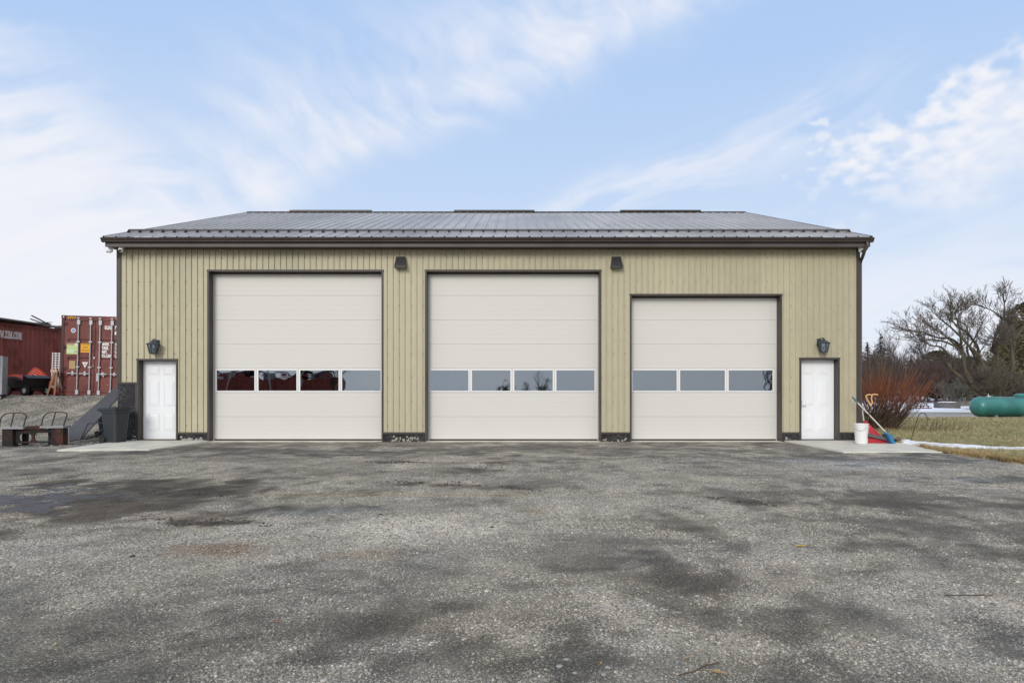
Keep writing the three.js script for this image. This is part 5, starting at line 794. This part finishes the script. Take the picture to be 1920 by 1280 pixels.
// short dead grass standing in the lawn
{
  const R = rng(404), pos = []; for (let k = 0; k < 7; k++) { const a = R() * 6.28, l = 0.035 + 0.04 * R(), w = 0.004, dx = Math.cos(a), dz = Math.sin(a), ox = (R() - .5) * 0.05, oz = (R() - .5) * 0.05, t = 0.35 + 0.6 * R(); pos.push(ox - dz * w, 0, oz + dx * w, ox + dz * w, 0, oz - dx * w, ox + dx * l * t, l, oz + dz * l * t); }
  const g = new THREE.BufferGeometry(); g.setAttribute('position', new THREE.Float32BufferAttribute(pos, 3)); g.computeVertexNormals();
  const N = 62000, im = new THREE.InstancedMesh(g, std([1, 1, 1], 0.9), N), c = new THREE.Color(), m = new THREE.Matrix4(), q = new THREE.Quaternion(), e = new THREE.Euler(), v = new THREE.Vector3(), s = new THREE.Vector3(); let n = 0;
  im.name = 'lawn_grass'; im.userData = { kind: 'stuff', label: 'short yellowed winter grass of the lawn' };
  for (let i = 0; n < N && i < N * 4; i++) {
    const d = 11.8 + 22 * R(), z = CAM_Z - d, x = 9.0 + R() * (0.80 * d - 8.2); if (x < 9) continue; const q0 = lawnIn(x, z); if (q0 < 0.02) continue; if (toLine(x, z, strip) > -0.03) continue;
    const t = fbm(x * 0.9, z * 0.9, 0, 4), edge = ss(0.8, 0, q0), b = 0.7 + 0.7 * R();
    c.setRGB(b * lerp(0.25, 0.42, t) * (1 + 0.15 * edge), b * lerp(0.25, 0.36, t) * (1 - 0.06 * edge), b * lerp(0.13, 0.20, t) * (1 - 0.15 * edge));
    const k = (0.6 + 0.8 * R()) * (1 + 0.02 * d); m.compose(v.set(x, yardY(x, z) + 0.02, z), q.setFromEuler(e.set(0, R() * 6.28, 0)), s.set(k, k * (0.5 + 0.5 * R()), k)); im.setMatrixAt(n, m); im.setColorAt(n, c); n++;
  }
  im.count = n; shadows(im); scene.add(im);
}
// ------------------------------------------------------------------ trees and shrubs
class Wood {                                                  // collects tapered limbs
  constructor() { this.p = []; this.n = []; this.c = []; }
  seg(a, b, r0, r1, k, ca, cb) {
    let dx = b[0] - a[0], dy = b[1] - a[1], dz = b[2] - a[2]; const l = Math.hypot(dx, dy, dz) || 1e-6; dx /= l; dy /= l; dz /= l;
    let ux, uy, uz; if (Math.abs(dy) < 0.9) { ux = dz; uy = 0; uz = -dx; } else { ux = 0; uy = -dz; uz = dy; } const ul = Math.hypot(ux, uy, uz); ux /= ul; uy /= ul; uz /= ul;
    const vx = dy * uz - dz * uy, vy = dz * ux - dx * uz, vz = dx * uy - dy * ux;
    for (let i = 0; i < k; i++) {
      const t0 = i / k * 6.28319, t1 = (i + 1) / k * 6.28319, c0 = Math.cos(t0), s0 = Math.sin(t0), c1 = Math.cos(t1), s1 = Math.sin(t1);
      const n0 = [ux * c0 + vx * s0, uy * c0 + vy * s0, uz * c0 + vz * s0], n1 = [ux * c1 + vx * s1, uy * c1 + vy * s1, uz * c1 + vz * s1];
      const A = [a[0] + n0[0] * r0, a[1] + n0[1] * r0, a[2] + n0[2] * r0], B = [a[0] + n1[0] * r0, a[1] + n1[1] * r0, a[2] + n1[2] * r0], C = [b[0] + n1[0] * r1, b[1] + n1[1] * r1, b[2] + n1[2] * r1], D = [b[0] + n0[0] * r1, b[1] + n0[1] * r1, b[2] + n0[2] * r1];
      this.p.push(...A, ...B, ...C, ...A, ...C, ...D); this.n.push(...n0, ...n1, ...n1, ...n0, ...n1, ...n0);
      if (ca) this.c.push(...ca, ...ca, ...cb, ...ca, ...cb, ...cb);
    }
  }
  geo() { const g = new THREE.BufferGeometry(); g.setAttribute('position', new THREE.Float32BufferAttribute(this.p, 3)); g.setAttribute('normal', new THREE.Float32BufferAttribute(this.n, 3)); if (this.c.length) g.setAttribute('color', new THREE.Float32BufferAttribute(this.c, 3)); return g; }
}
const barkTex = wear(256, 6, 3, 5, 905, 0.6, 1.1, 0.9, 1.8);
function grow(W, T, p, d, len, r, lvl, o, R) {                // W twigs, T trunk
  const n = lvl === 0 ? 6 : lvl === 1 ? 5 : 4; let q = p, rr = r, dir = d.slice(); const kids = [];
  const into = lvl < (o.trunkLevels ?? 1) ? T : W, sides = lvl === 0 ? 7 : lvl === 1 ? 5 : 3;
  for (let i = 0; i < n; i++) {
    const w = o.wob * (lvl === 0 ? 0.5 : 1); dir[0] += (R() - 0.5) * w; dir[1] += (R() - 0.5) * w * 0.7 + (o.up ?? 0.05); dir[2] += (R() - 0.5) * w; const L = Math.hypot(...dir); dir = dir.map((v) => v / L);
    const e = [q[0] + dir[0] * len / n, q[1] + dir[1] * len / n, q[2] + dir[2] * len / n], r2 = lerp(r, r * (lvl >= o.levels ? 0.35 : 0.5), (i + 1) / n);
    into.seg(q, e, rr, r2, sides); rr = r2; q = e;
    if (lvl < o.levels && (i >= (lvl === 0 ? (o.clear ?? 2) : 1) || i === n - 1)) kids.push([e, dir.slice(), r2]);
  }
  if (lvl >= o.levels) return;
  for (const [e, dd, kr] of kids) {
    const m = o.kids[Math.min(lvl, o.kids.length - 1)], cnt = Math.floor(m) + (R() < m % 1 ? 1 : 0);
    for (let k = 0; k < cnt; k++) {
      const a = R() * 6.283, sp = o.spread * (0.6 + 0.7 * R()); let u = [dd[1], -dd[0], 0.01]; const ul = Math.hypot(...u); u = u.map((v) => v / ul); const v = [dd[1] * u[2] - dd[2] * u[1], dd[2] * u[0] - dd[0] * u[2], dd[0] * u[1] - dd[1] * u[0]];
      const nd = [0, 1, 2].map((i) => dd[i] * Math.cos(sp) + (u[i] * Math.cos(a) + v[i] * Math.sin(a)) * Math.sin(sp)); nd[1] += o.lift ?? 0.1;
      grow(W, T, e, nd, len * o.ratio * (0.6 + 0.6 * R()), Math.max(kr * 0.62, o.minR), lvl + 1, o, R);
    }
  }
}
function bareTree(name, label, x, z, h, seed, o, col, group, category = 'tree', y = null) {
  const R = rng(seed), T = new Wood(), W = new Wood(), t = thing(name, label, category, [x, (y ?? H(x, z)) - 0.1, z], 0, group), n = o.stems ?? 1;
  for (let s = 0; s < n; s++) { const a = R() * 6.28, l = n > 1 ? 0.25 + 0.5 * R() : 0.06; grow(W, T, [n > 1 ? (R() - .5) * (o.base ?? 0.5) : 0, 0, n > 1 ? (R() - .5) * (o.base ?? 0.5) : 0], [Math.cos(a) * l, 1, Math.sin(a) * l], h * (o.stem ?? 0.45) * (0.8 + 0.35 * R()), o.r, 0, o, R); }
  const m = std(col, 0.9, { map: barkTex });
  part('trunk', T.geo(), m, t); part('crown', W.geo(), m, t); return t;
}
// the big spreading tree behind the tank: limbs first, then twigs off the limbs
{
  const D = 50, o0 = at(1862, 771, D), t = thing('bare_tree', 'big bare tree with many leaning limbs behind the propane tank', 'tree', [o0[0], H(o0[0], o0[2]) - 0.05, o0[2]]), R = rng(31), T = new Wood(), W = new Wood();
  const L = (px, py) => [(px - 1862 + 6) * D / 1280 * 1.04, (771 - py) * D / 1280 * 0.945];
  const limbs = [
    [0.24, 0.045, -0.6, [[1862, 771], [1850, 742], [1831, 727], [1811, 705], [1793, 688], [1781, 667], [1762, 663], [1742, 660]]],
    [0.17, 0.03, 0.3, [[1818, 712], [1804, 683], [1802, 667], [1795, 650], [1783, 641], [1762, 631], [1738, 628], [1718, 632]]],
    [0.12, 0.03, -1.2, [[1804, 675], [1813, 655], [1801, 632], [1788, 612], [1772, 596]]],
    [0.22, 0.035, 0.8, [[1864, 771], [1854, 735], [1846, 702], [1830, 676], [1817, 657], [1800, 641], [1776, 616], [1752, 597], [1738, 585]]],
    [0.18, 0.035, -0.9, [[1868, 771], [1858, 712], [1850, 692], [1838, 672], [1833, 652], [1831, 640], [1842, 621], [1850, 606], [1862, 592]]],
    [0.13, 0.03, 1.4, [[1828, 673], [1823, 645], [1807, 628], [1792, 616], [1768, 604], [1750, 590], [1745, 580]]],
    [0.12, 0.03, -0.4, [[1803, 666], [1802, 640], [1803, 612], [1800, 590], [1806, 574]]],
    [0.20, 0.04, 0.5, [[1872, 771], [1866, 715], [1860, 682], [1857, 657], [1852, 636], [1845, 626]]],
    [0.13, 0.03, -0.7, [[1856, 650], [1864, 622], [1876, 604], [1884, 585], [1872, 568], [1862, 560]]],
    [0.20, 0.04, 0.2, [[1880, 771], [1888, 720], [1890, 664], [1886, 636], [1882, 610], [1878, 598]]],
    [0.15, 0.03, -0.5, [[1890, 660], [1898, 620], [1892, 596], [1886, 580], [1890, 562], [1891, 550]]],
    [0.12, 0.03, 0.9, [[1890, 640], [1870, 632], [1852, 634], [1840, 640]]],
    [0.12, 0.03, 0.6, [[1896, 626], [1906, 600], [1908, 580], [1913, 568]]],
    [0.15, 0.035, 1.6, [[1858, 771], [1838, 735], [1820, 718], [1803, 716], [1790, 712]]],
    [0.13, 0.03, -1.5, [[1848, 704], [1838, 690], [1826, 652], [1836, 620], [1838, 596], [1830, 580]]],
    [0.12, 0.03, 0.7, [[1778, 660], [1766, 650], [1752, 642], [1730, 640], [1712, 630]]],
    [0.12, 0.03, -0.8, [[1800, 642], [1786, 625], [1768, 622], [1744, 610], [1722, 607]]],
  ];
  const o = { levels: 4, kids: [1.35, 1.15, 1.15, 1.0], spread: 0.62, ratio: 0.62, wob: 0.55, up: 0.05, lift: 0.14, minR: 0.0135, trunkLevels: 0 };
  for (const [r0, r1, zz, pts] of limbs) {
    const P = pts.map(([a, b], i) => { const [x, y] = L(a, b), f = i / (pts.length - 1); return new THREE.Vector3(x, y, zz * f * 1.6 + (R() - 0.5) * 0.25 * f); }), cv = new THREE.CatmullRomCurve3(P), n = 26; let q = cv.getPoint(0);
    for (let i = 1; i <= n; i++) {
      const f = i / n, e = cv.getPoint(f), ra = lerp(r0, r1, Math.pow((i - 1) / n, 0.75)), rb = lerp(r0, r1, Math.pow(f, 0.75));
      T.seg(q.toArray(), e.toArray(), ra, rb, 7);
      if (f > 0.40 && pts[0][1] > 720 || f > 0.25 && pts[0][1] <= 720) for (let k = 0; k < (f > 0.92 ? 3 : R() < 0.62 ? 1 : 0); k++) { const d = e.clone().sub(q).normalize(), dd = [d.x * 0.55 + (R() - 0.5) * 1.2, d.y * 0.45 + 0.45 * R() + 0.05, d.z + (R() - 0.5) * 1.6]; grow(W, T, e.toArray(), dd, (0.62 + 0.55 * R()) * (0.75 + 0.25 * f), Math.max(0.024, rb * 0.45), 2, { ...o, levels: 5 }, R); }
      q = e;
    }
  }
  part('trunk', T.geo(), std([0.135, 0.115, 0.078], 0.95, { map: barkTex }), t); part('crown', W.geo(), std([0.13, 0.108, 0.090], 0.95), t);
}
// evergreens
function conifer(name, label, x, z, h, w, seed, col, o = {}, group) {
  const R = rng(seed), t = thing(name, label, 'tree', [x, H(x, z) - 0.1, z], R() * 6, group), T = new Wood(); T.seg([0, 0, 0], [0, h * 0.97, 0], h * 0.017, h * 0.002, 6);
  const pos = [], c = []; const n = o.n ?? 3000, s = (o.leaf ?? 0.4);
  for (let i = 0; i < n; i++) {
    let y, r; const u = R();
    if (o.round) { const a = Math.acos(1 - 2 * u); y = h * (0.52 - 0.46 * Math.cos(a)); r = w * (0.35 + 0.65 * Math.sqrt(R())) * Math.sin(a) * (0.75 + 0.5 * fbm(Math.cos(i) * 2 + seed, y * 0.4, seed, 2)); }
    else { y = h * (0.06 + 0.94 * (1 - Math.sqrt(u))); const lay = y / h * (o.layers ?? 15), fr = lay - Math.floor(lay); r = w * Math.pow(1 - y / h, 0.85) * (0.55 + 0.6 * (1 - fr)) * Math.pow(R(), 0.55); }
    const az = R() * 6.283, lump = 0.55 + 0.9 * fbm(Math.cos(az) * 2.2 + 10, y * 1.1 + seed, Math.sin(az) * 2.2 + 10, 3); r *= lump; if (lump < 0.78 && R() < 0.65) continue;
    const cx = Math.cos(az), cz = Math.sin(az), l = s * (0.6 + 0.8 * R()), wd = l * 0.42, dr = o.round ? (R() - 0.3) : -0.25 + 0.4 * R();
    const a = [cx * (r - l * 0.5), y, cz * (r - l * 0.5)], b = [cx * (r + l * 0.5) + (R() - .5) * l, y + dr * l, cz * (r + l * 0.5) + (R() - .5) * l];
    pos.push(a[0] - cz * wd, a[1] + (R() - .5) * wd, a[2] + cx * wd, a[0] + cz * wd, a[1] + (R() - .5) * wd, a[2] - cx * wd, ...b); const v = 0.55 + 0.9 * R(); for (let k = 0; k < 3; k++) c.push(v, v, v * (0.9 + 0.2 * R()));
  }
  const g = new THREE.BufferGeometry(); g.setAttribute('position', new THREE.Float32BufferAttribute(pos, 3)); g.setAttribute('color', new THREE.Float32BufferAttribute(c, 3)); g.computeVertexNormals();
  part('trunk', T.geo(), std([0.05, 0.04, 0.032], 0.95), t); part('crown', g, std(col, 0.9, { vertexColors: true }), t); return t;
}
const pxX = (px, d) => (px - 960) * d / 1280;
{
  const S = [0.048, 0.058, 0.047], OL = [0.15, 0.14, 0.085], GR = [0.10, 0.105, 0.085];
  const E = [ // px, d, height, width, seed, colour, round, label
    [1606, 190, 19.5, 5.6, 1, S, 0, 'dark spruce half hidden behind the shed corner'], [1627, 205, 17.5, 5.4, 2, S, 0, 'dark spruce in the treeline beside the shed corner'], [1652, 185, 18.3, 6.0, 3, S, 0, 'tallest dark spruce of the treeline beside the shed'],
    [1640, 215, 15.5, 5.6, 4, GR, 0, 'lower spruce filling the gap in the treeline by the shed'], [1709, 210, 14.2, 3.2, 5, GR, 0, 'small pointed spruce between bare trees in the treeline'], [1723, 200, 11.5, 3.6, 6, GR, 0, 'short spruce at the edge of the rounded cedar'],
    [1758, 165, 12.4, 5.6, 7, OL, 1, 'broad rounded olive evergreen under the limbs of the big bare tree'], [1787, 172, 11.0, 5.4, 8, OL, 1, 'rounded evergreen behind the big tree limbs'], [1818, 185, 12.0, 5.2, 12, GR, 1, 'grey-green evergreen seen through the big tree'],
    [1912, 62, 8.4, 2.3, 9, [0.26, 0.235, 0.14], 1, 'olive cedar at the edge of the view beyond the tank'], [1921, 66, 10.6, 2.6, 10, [0.23, 0.21, 0.12], 1, 'tall olive cedar cut by the edge of the view'], [1890, 78, 8.6, 2.6, 11, [0.18, 0.165, 0.10], 1, 'dull cedar behind the upright limbs of the big tree']];
  for (const [px, d, h, w, s, c, rd, label] of E) conifer(rd ? 'cedar_tree' : 'spruce_tree', label, pxX(px, d), CAM_Z - d, h, w, 100 + s, c, { round: rd, n: rd ? (d < 100 ? 9000 : 6500) : 4200, leaf: d < 100 ? 0.26 : 0.62 }, 'evergreens of the treeline');
  const B = { levels: 4, kids: [1.5, 1.4, 1.2, 1.0], spread: 0.6, ratio: 0.58, wob: 0.4, up: 0.05, lift: 0.12, minR: 0.028, r: 0.22, stem: 0.5, clear: 2 };
  const g1 = [0.085, 0.075, 0.068], g2 = [0.10, 0.076, 0.066];
  bareTree('bare_tree', 'slender grey bare tree beside the tallest spruce', pxX(1676, 170), CAM_Z - 170, 22, 41, { ...B }, g1, 'bare trees of the treeline');
  bareTree('bare_tree', 'forked bare tree between the spruces and the rounded cedar', pxX(1690, 178), CAM_Z - 178, 22, 42, { ...B, stems: 2 }, g1, 'bare trees of the treeline');
  bareTree('bare_tree', 'thin bare tree rising behind the small pointed spruce', pxX(1716, 190), CAM_Z - 190, 20, 43, { ...B }, g1, 'bare trees of the treeline');
  bareTree('bare_tree', 'low bare tree in front of the shed-side spruces', pxX(1634, 160), CAM_Z - 160, 16, 44, { ...B }, g2, 'bare trees of the treeline');
  // the brown thicket under the trees: bushes one by one
  const TH = { levels: 3, kids: [1.7, 1.5, 1.1], spread: 0.55, ratio: 0.62, wob: 0.4, up: 0.03, lift: 0.1, minR: 0.030, r: 0.09, stem: 0.6, clear: 1, stems: 6, base: 2.2 };
  const R = rng(5150); const spots = []; for (let i = 0; i < 34; i++) spots.push([1602 + i * 8.9 + (R() - 0.5) * 6, 140 + 42 * R(), 7.0 + 4.2 * R()]);
  const where = ['beside the shed corner', 'behind the red-stemmed shrub', 'behind the picnic table', 'over the concrete planter', 'behind the rail fence', 'beyond the propane tank'];
  const looks = ['grey-brown bare bush', 'reddish brown bare bush', 'dull brown bare bush', 'taller bare bush', 'dense bare bush', 'thin-stemmed bare bush', 'purplish bare bush'];
  spots.forEach(([px, d, h], i) => bareTree('bare_bush', looks[i % 7] + ' of the thicket ' + where[Math.min(5, Math.floor(i / 5.7))], pxX(px, d), CAM_Z - d, h, 600 + i, TH, [[0.10, 0.08, 0.07], [0.12, 0.075, 0.062], [0.085, 0.075, 0.068]][i % 3], 'bare bushes of the thicket', 'bush'));
  const pale = { levels: 4, kids: [1.6, 1.3, 1.0, 0.8], spread: 0.55, ratio: 0.6, wob: 0.5, up: 0.02, lift: 0.05, minR: 0.012, r: 0.05, stem: 0.55, clear: 1, stems: 6, base: 0.9 };
  bareTree('bare_bush', 'pale twiggy bush tangled before the cedar at the edge of the view', pxX(1908, 47), CAM_Z - 47, 3.4, 701, pale, [0.17, 0.145, 0.105], null, 'bush');
  bareTree('bare_bush', 'straw-coloured bare bush between the big trunk and the tank', pxX(1886, 46), CAM_Z - 46, 2.7, 702, pale, [0.15, 0.13, 0.09], null, 'bush');
  bareTree('bare_bush', 'pale arching bush over the grey concrete planter', pxX(1786, 112), CAM_Z - 112, 5.4, 703, { ...pale, minR: 0.022, stems: 5, spread: 0.7 }, [0.17, 0.16, 0.13], null, 'bush');
}
// the red-stemmed shrub at the corner
{
  const [bx, , bz] = at(1646, 805, 22), t = thing('red_stem_shrub', 'bare shrub of thin red stems growing at the shed corner', 'shrub', [bx, H(bx, bz), bz]), R = rng(808), W = new Wood(), T = new Wood();
  const colAt = (y, k) => { const u = ss(0.45, 1.35, y) * clamp(k * 1.15 - 0.15), e = ss(1.45, 2.1, y) * 0.4; return [lerp(0.095, 0.315, u) * k * (1 - e), lerp(0.062, 0.082 + 0.05 * (k - 0.6), u) * k, lerp(0.042, 0.045, u) * k * (1 + e)]; };
  for (let s = 0; s < 330; s++) {
    const a = R() * 6.283, tilt = 0.1 + 1.15 * Math.pow(R(), 0.75); let d = [Math.cos(a) * tilt + 0.34, 1, Math.sin(a) * tilt]; let L = Math.hypot(...d); d = d.map((v) => v / L);
    let p = [(R() - 0.5) * 0.8 + 0.1, 0, (R() - 0.5) * 0.6]; const len = (1.5 + 0.95 * R()) * (tilt > 0.9 ? 0.86 : 1), n = 7, k = 0.55 + 0.75 * R(), r0 = 0.007 + 0.008 * R() * R(); let r = r0;
    for (let i = 0; i < n; i++) {
      d[1] += 0.07 + (R() - 0.5) * 0.08; d[0] += (R() - 0.5) * 0.16; d[2] += (R() - 0.5) * 0.16; L = Math.hypot(...d); d = d.map((v) => v / L);
      const e = p.map((v, q) => v + d[q] * len / n), r2 = lerp(r0, 0.0034, (i + 1) / n); (s < 90 && i < 3 ? T : W).seg(p, e, r * (s < 90 && i < 3 ? 1.5 : 1), r2 * (s < 90 && i < 3 ? 1.5 : 1), 3, colAt(p[1], k), colAt(e[1], k)); p = e; r = r2;
      if (i > 2 && R() < 0.75) { let q = [d[0] + (R() - 0.5) * 0.9, d[1] + 0.35 * R(), d[2] + (R() - 0.5) * 0.9], z = p; const l2 = 0.16 + 0.24 * R(); const l3 = Math.hypot(...q); const e2 = z.map((v, w) => v + q[w] / l3 * l2); W.seg(z, e2, 0.0042, 0.0026, 3, colAt(z[1], k), colAt(e2[1], k)); }
    }
  }
  part('stems', T.geo(), std([1, 1, 1], 0.75, { vertexColors: true }), t); part('crown', W.geo(), std([1, 1, 1], 0.7, { vertexColors: true }), t);
  // brown weed stalks round its foot
  const g = thing('weed_clump', 'brown dead weed stalks round the foot of the red-stemmed shrub', 'weeds', [bx + 0.7, H(bx, bz), bz + 1.0]), V = new Wood(); for (let i = 0; i < 150; i++) { const a = R() * 6.28, rr = 1.3 * Math.sqrt(R()), x = Math.cos(a) * rr * 1.2, z = Math.sin(a) * rr * 0.6, h = 0.15 + 0.35 * R(); V.seg([x, 0, z], [x + 0.35 * (R() - 0.2), h, z + 0.2 * (R() - 0.5)], 0.006, 0.003, 3); } part('stalks', V.geo(), std([0.13, 0.09, 0.055], 0.9), g);
}
// ------------------------------------------------------------------ far furniture of the garden
{
  const d = 105, x = pxX(1730, d), z = CAM_Z - d, p = thing('picnic_table', 'dark wooden picnic table standing on the snow', 'picnic table', [x, H(x, z) - 0.03, z], 0.12), w = std([0.055, 0.04, 0.035], 0.8);
  for (let k = 0; k < 4; k++) part('top_plank', [box(1.75, 0.045, 0.17, 0, 0.74, -0.29 + k * 0.19)], w, p);
  for (const s of [-1, 1]) { part('bench_plank', [box(1.75, 0.045, 0.26, 0, 0.44, s * 0.68)], w, p); for (const q of [-1, 1]) part('leg', [beam([s * 0.62 + 0, 0, q * 0.62], [s * 0.55, 0.73, q * 0.2], 0.06, 0.1)], w, p); part('cross_bearer', [box(0.06, 0.1, 1.5, s * 0.6, 0.38, 0)], w, p); part('side_brace', [beam([s * 0.86, 0, 0.5], [s * 0.35, 0.72, 0.3], 0.05, 0.09)], w, p); }
  const m = thing('brick_edging', 'low reddish brick edging in front of the picnic table', 'edging', [pxX(1728, 92), H(pxX(1728, 92), CAM_Z - 92) - 0.15, CAM_Z - 92]); for (let k = 0; k < 7; k++) part('brick', [box(0.36, 0.30, 0.2, -1.2 + k * 0.40, 0.15 + 0.02 * (k % 2), (k % 3) * 0.02)], std([0.17, 0.085, 0.065], 0.9), m);
}
{
  const d = 106, x = pxX(1781.5, d), z = CAM_Z - d, y = H(x, z), c = thing('concrete_planter', 'grey concrete planter box with snow on its rim', 'planter', [x, y - 0.1, z], -0.1), gm = std([0.13, 0.125, 0.125], 0.9, { map: trimWear });
  for (let k = 0; k < 4; k++) part('block', [box(0.74, 1.0, 0.4, -1.14 + k * 0.76, 0.5, 0)], gm, c); part('snow_cap', [new THREE.SphereGeometry(0.5, 14, 8).scale(2.9, 0.22, 0.5).translate(-0.3, 1.0, -0.1)], snowM, c); part('side', [box(0.4, 1.0, 1.6, -1.3, 0.5, -1.0), box(0.4, 1.0, 1.6, 1.3, 0.5, -1.0)], gm, c);
  const d2 = 118, x2 = pxX(1812, d2), w = thing('stone_wall', 'low brownish stone wall beside the concrete planter', 'wall', [x2, H(x2, CAM_Z - d2) - 0.1, CAM_Z - d2]); const R = rng(9); for (let i = 0; i < 7; i++) for (let j = 0; j < 3; j++) part('stone', [box(0.38, 0.30, 0.4, -1.2 + i * 0.4 + (j % 2) * 0.1, 0.16 + j * 0.32, (R() - .5) * 0.06)], [std([0.17, 0.13, 0.115], 0.9), std([0.13, 0.11, 0.10], 0.9)][(i + j) % 2], w);
  const d3 = 100, px = thing('grey_post', 'short grey post standing in the snow behind the shrub', 'post', [pxX(1704, d3), H(pxX(1704, d3), CAM_Z - d3), CAM_Z - d3]); part('post', [box(0.42, 1.3, 0.42, 0, 0.6, 0), box(0.5, 0.08, 0.5, 0, 1.29, 0)], std([0.22, 0.21, 0.2], 0.9), px);
}
{
  const d = 170, x0 = pxX(1786, d), n = 11, z = CAM_Z - d, f = thing('rail_fence', 'dark wooden rail fence in front of bright snow under the big tree', 'fence', [x0, H(x0, z) - 0.05, z]), w = std([0.05, 0.04, 0.038], 0.9);
  for (let k = 0; k <= n; k++) part('post', [box(0.19, 1.75, 0.19, k * 1.25, 0.87, 0)], w, f); for (let k = 0; k < n; k++) for (let r = 0; r < 3; r++) part('rail', [box(1.06, 0.16, 0.07, k * 1.25 + 0.625, 0.45 + r * 0.5, 0)], w, f);
  sheet('snow_field_002', 80, 150, -215, -170, 2.2, (x, zz) => Math.min(zz + 208, -173 - zz, x - 105, 138 - x) * 0.3 + edgeN(x, zz, 0.1, 2), 0.06, fsn, null, 0.9, (x, zz) => H(x, zz) + ss(-175, -205, zz) * 2.2);
}
// ------------------------------------------------------------------ behind the viewer: what the door panes mirror
{
  const c = thing('shipping_container', 'red container mirrored in the panes of the overhead door nearest the containers', 'container', [-27.2, 0.0, 40.0], 0), prof = [];
  for (let x = 0.1; x < 12.0; x += 0.278) prof.push([x, 0], [x + 0.07, 0], [x + 0.139, 0.036], [x + 0.209, 0.036]);
  const pos = []; for (let i = 1; i < prof.length; i++) { const [x0, z0] = prof[i - 1], [x1, z1] = prof[i]; pos.push(x0, 0.14, z0, x1, 0.14, z1, x1, 2.45, z1, x0, 0.14, z0, x1, 2.45, z1, x0, 2.45, z0); }
  const g = new THREE.BufferGeometry(); g.setAttribute('position', new THREE.Float32BufferAttribute(pos, 3)); g.computeVertexNormals(); const rm = std([0.52, 0.095, 0.072], 0.6, { map: contWear });
  part('side_panel', g, rm, c); part('body', [bxx(0, 12.19, 0.05, 2.58, 0.05, 2.4)], rm, c); part('top_rail', [bxx(0, 12.19, 2.45, 2.59, -0.02, 0.05)], rm, c); part('bottom_rail', [bxx(0, 12.19, 0.02, 0.14, -0.02, 0.05)], rm, c);
  for (const q of [1, 6, 11]) part('skid', [bxx(q - 0.15, q + 0.15, -0.28, 0.045, 0.06, 2.35)], junkBlack, c);
  const R = rng(66), jm = [junkGrey, junkWhite, junkBlack], LB = ['grey bent sheet', 'white panel', 'black frame piece', 'long grey sheet', 'white tilted panel', 'black crumpled piece', 'short grey sheet'];
  LB.forEach((lb, k) => { const j = thing('scrap_sheet', lb + ' on the red container mirrored in the door panes', 'scrap', [-26.2 + k * 1.6, 2.6, 40.9 + 0.5 * R()], 0, 'scrap mirrored in the door panes'); part('sheet', [box(1.0 + 1.0 * R(), 0.08 + 0.2 * R(), 0.8, 0, 0.22, 0, 0.3 * R(), 0.5 * R(), (R() - 0.5) * 0.7), box(0.9, 0.3 * R() + 0.1, 0.7, 0.2, 0.14, 0.2)], jm[[0, 1, 2, 0, 1, 2, 0][k]], j); });
  [[-24.6, 'pale leaning pole', 0.5], [-20.2, 'bent pale pipe', -0.35], [-18.3, 'pinkish leaning plank', 0.28]].forEach(([x, lb, l]) => { const p = thing('leaning_pole', lb + ' before the red container mirrored in the panes', 'pole', [x, 0, 39.2]); part('pole', [rod([0, 0, 0], [l * 1.6, 3.3, 0.5], 0.07), rod([l * 1.6, 3.3, 0.5], [l * 1.6 + 0.5 * Math.sign(l), 3.5, 0.5], 0.06)], std([0.55, 0.48, 0.45], 0.7), p); });
  const far = { levels: 4, kids: [1.5, 1.3, 1.1, 0.9], spread: 0.6, ratio: 0.6, wob: 0.45, up: 0.05, lift: 0.1, minR: 0.022, r: 0.2, stem: 0.5, clear: 2 };
  bareTree('bare_tree', 'bare tree mirrored in the panes of the middle door', -1, 108, 5.6, 811, { ...far, stems: 3, base: 3 }, [0.09, 0.085, 0.08], 'bare trees mirrored in the panes', 'tree', -0.9); bareTree('bare_tree', 'bare tree mirrored beside another in the middle door panes', 5.0, 112, 5.8, 812, { ...far, stems: 4, base: 4 }, [0.09, 0.085, 0.08], 'bare trees mirrored in the panes', 'tree', -1.0);
  bareTree('bare_tree', 'bare tree mirrored in the last pane of the shorter door', 20.2, 36, 5.0, 813, { ...far, minR: 0.012, r: 0.1 }, [0.07, 0.06, 0.055], null, 'tree', 0);
  bareTree('bare_tree', 'bare tree mirrored at the end of the panes reflecting red', -14.6, 38, 6.2, 814, { ...far, minR: 0.012, r: 0.1 }, [0.07, 0.06, 0.055], null, 'tree', 0);
}
renderer.render(scene, camera);
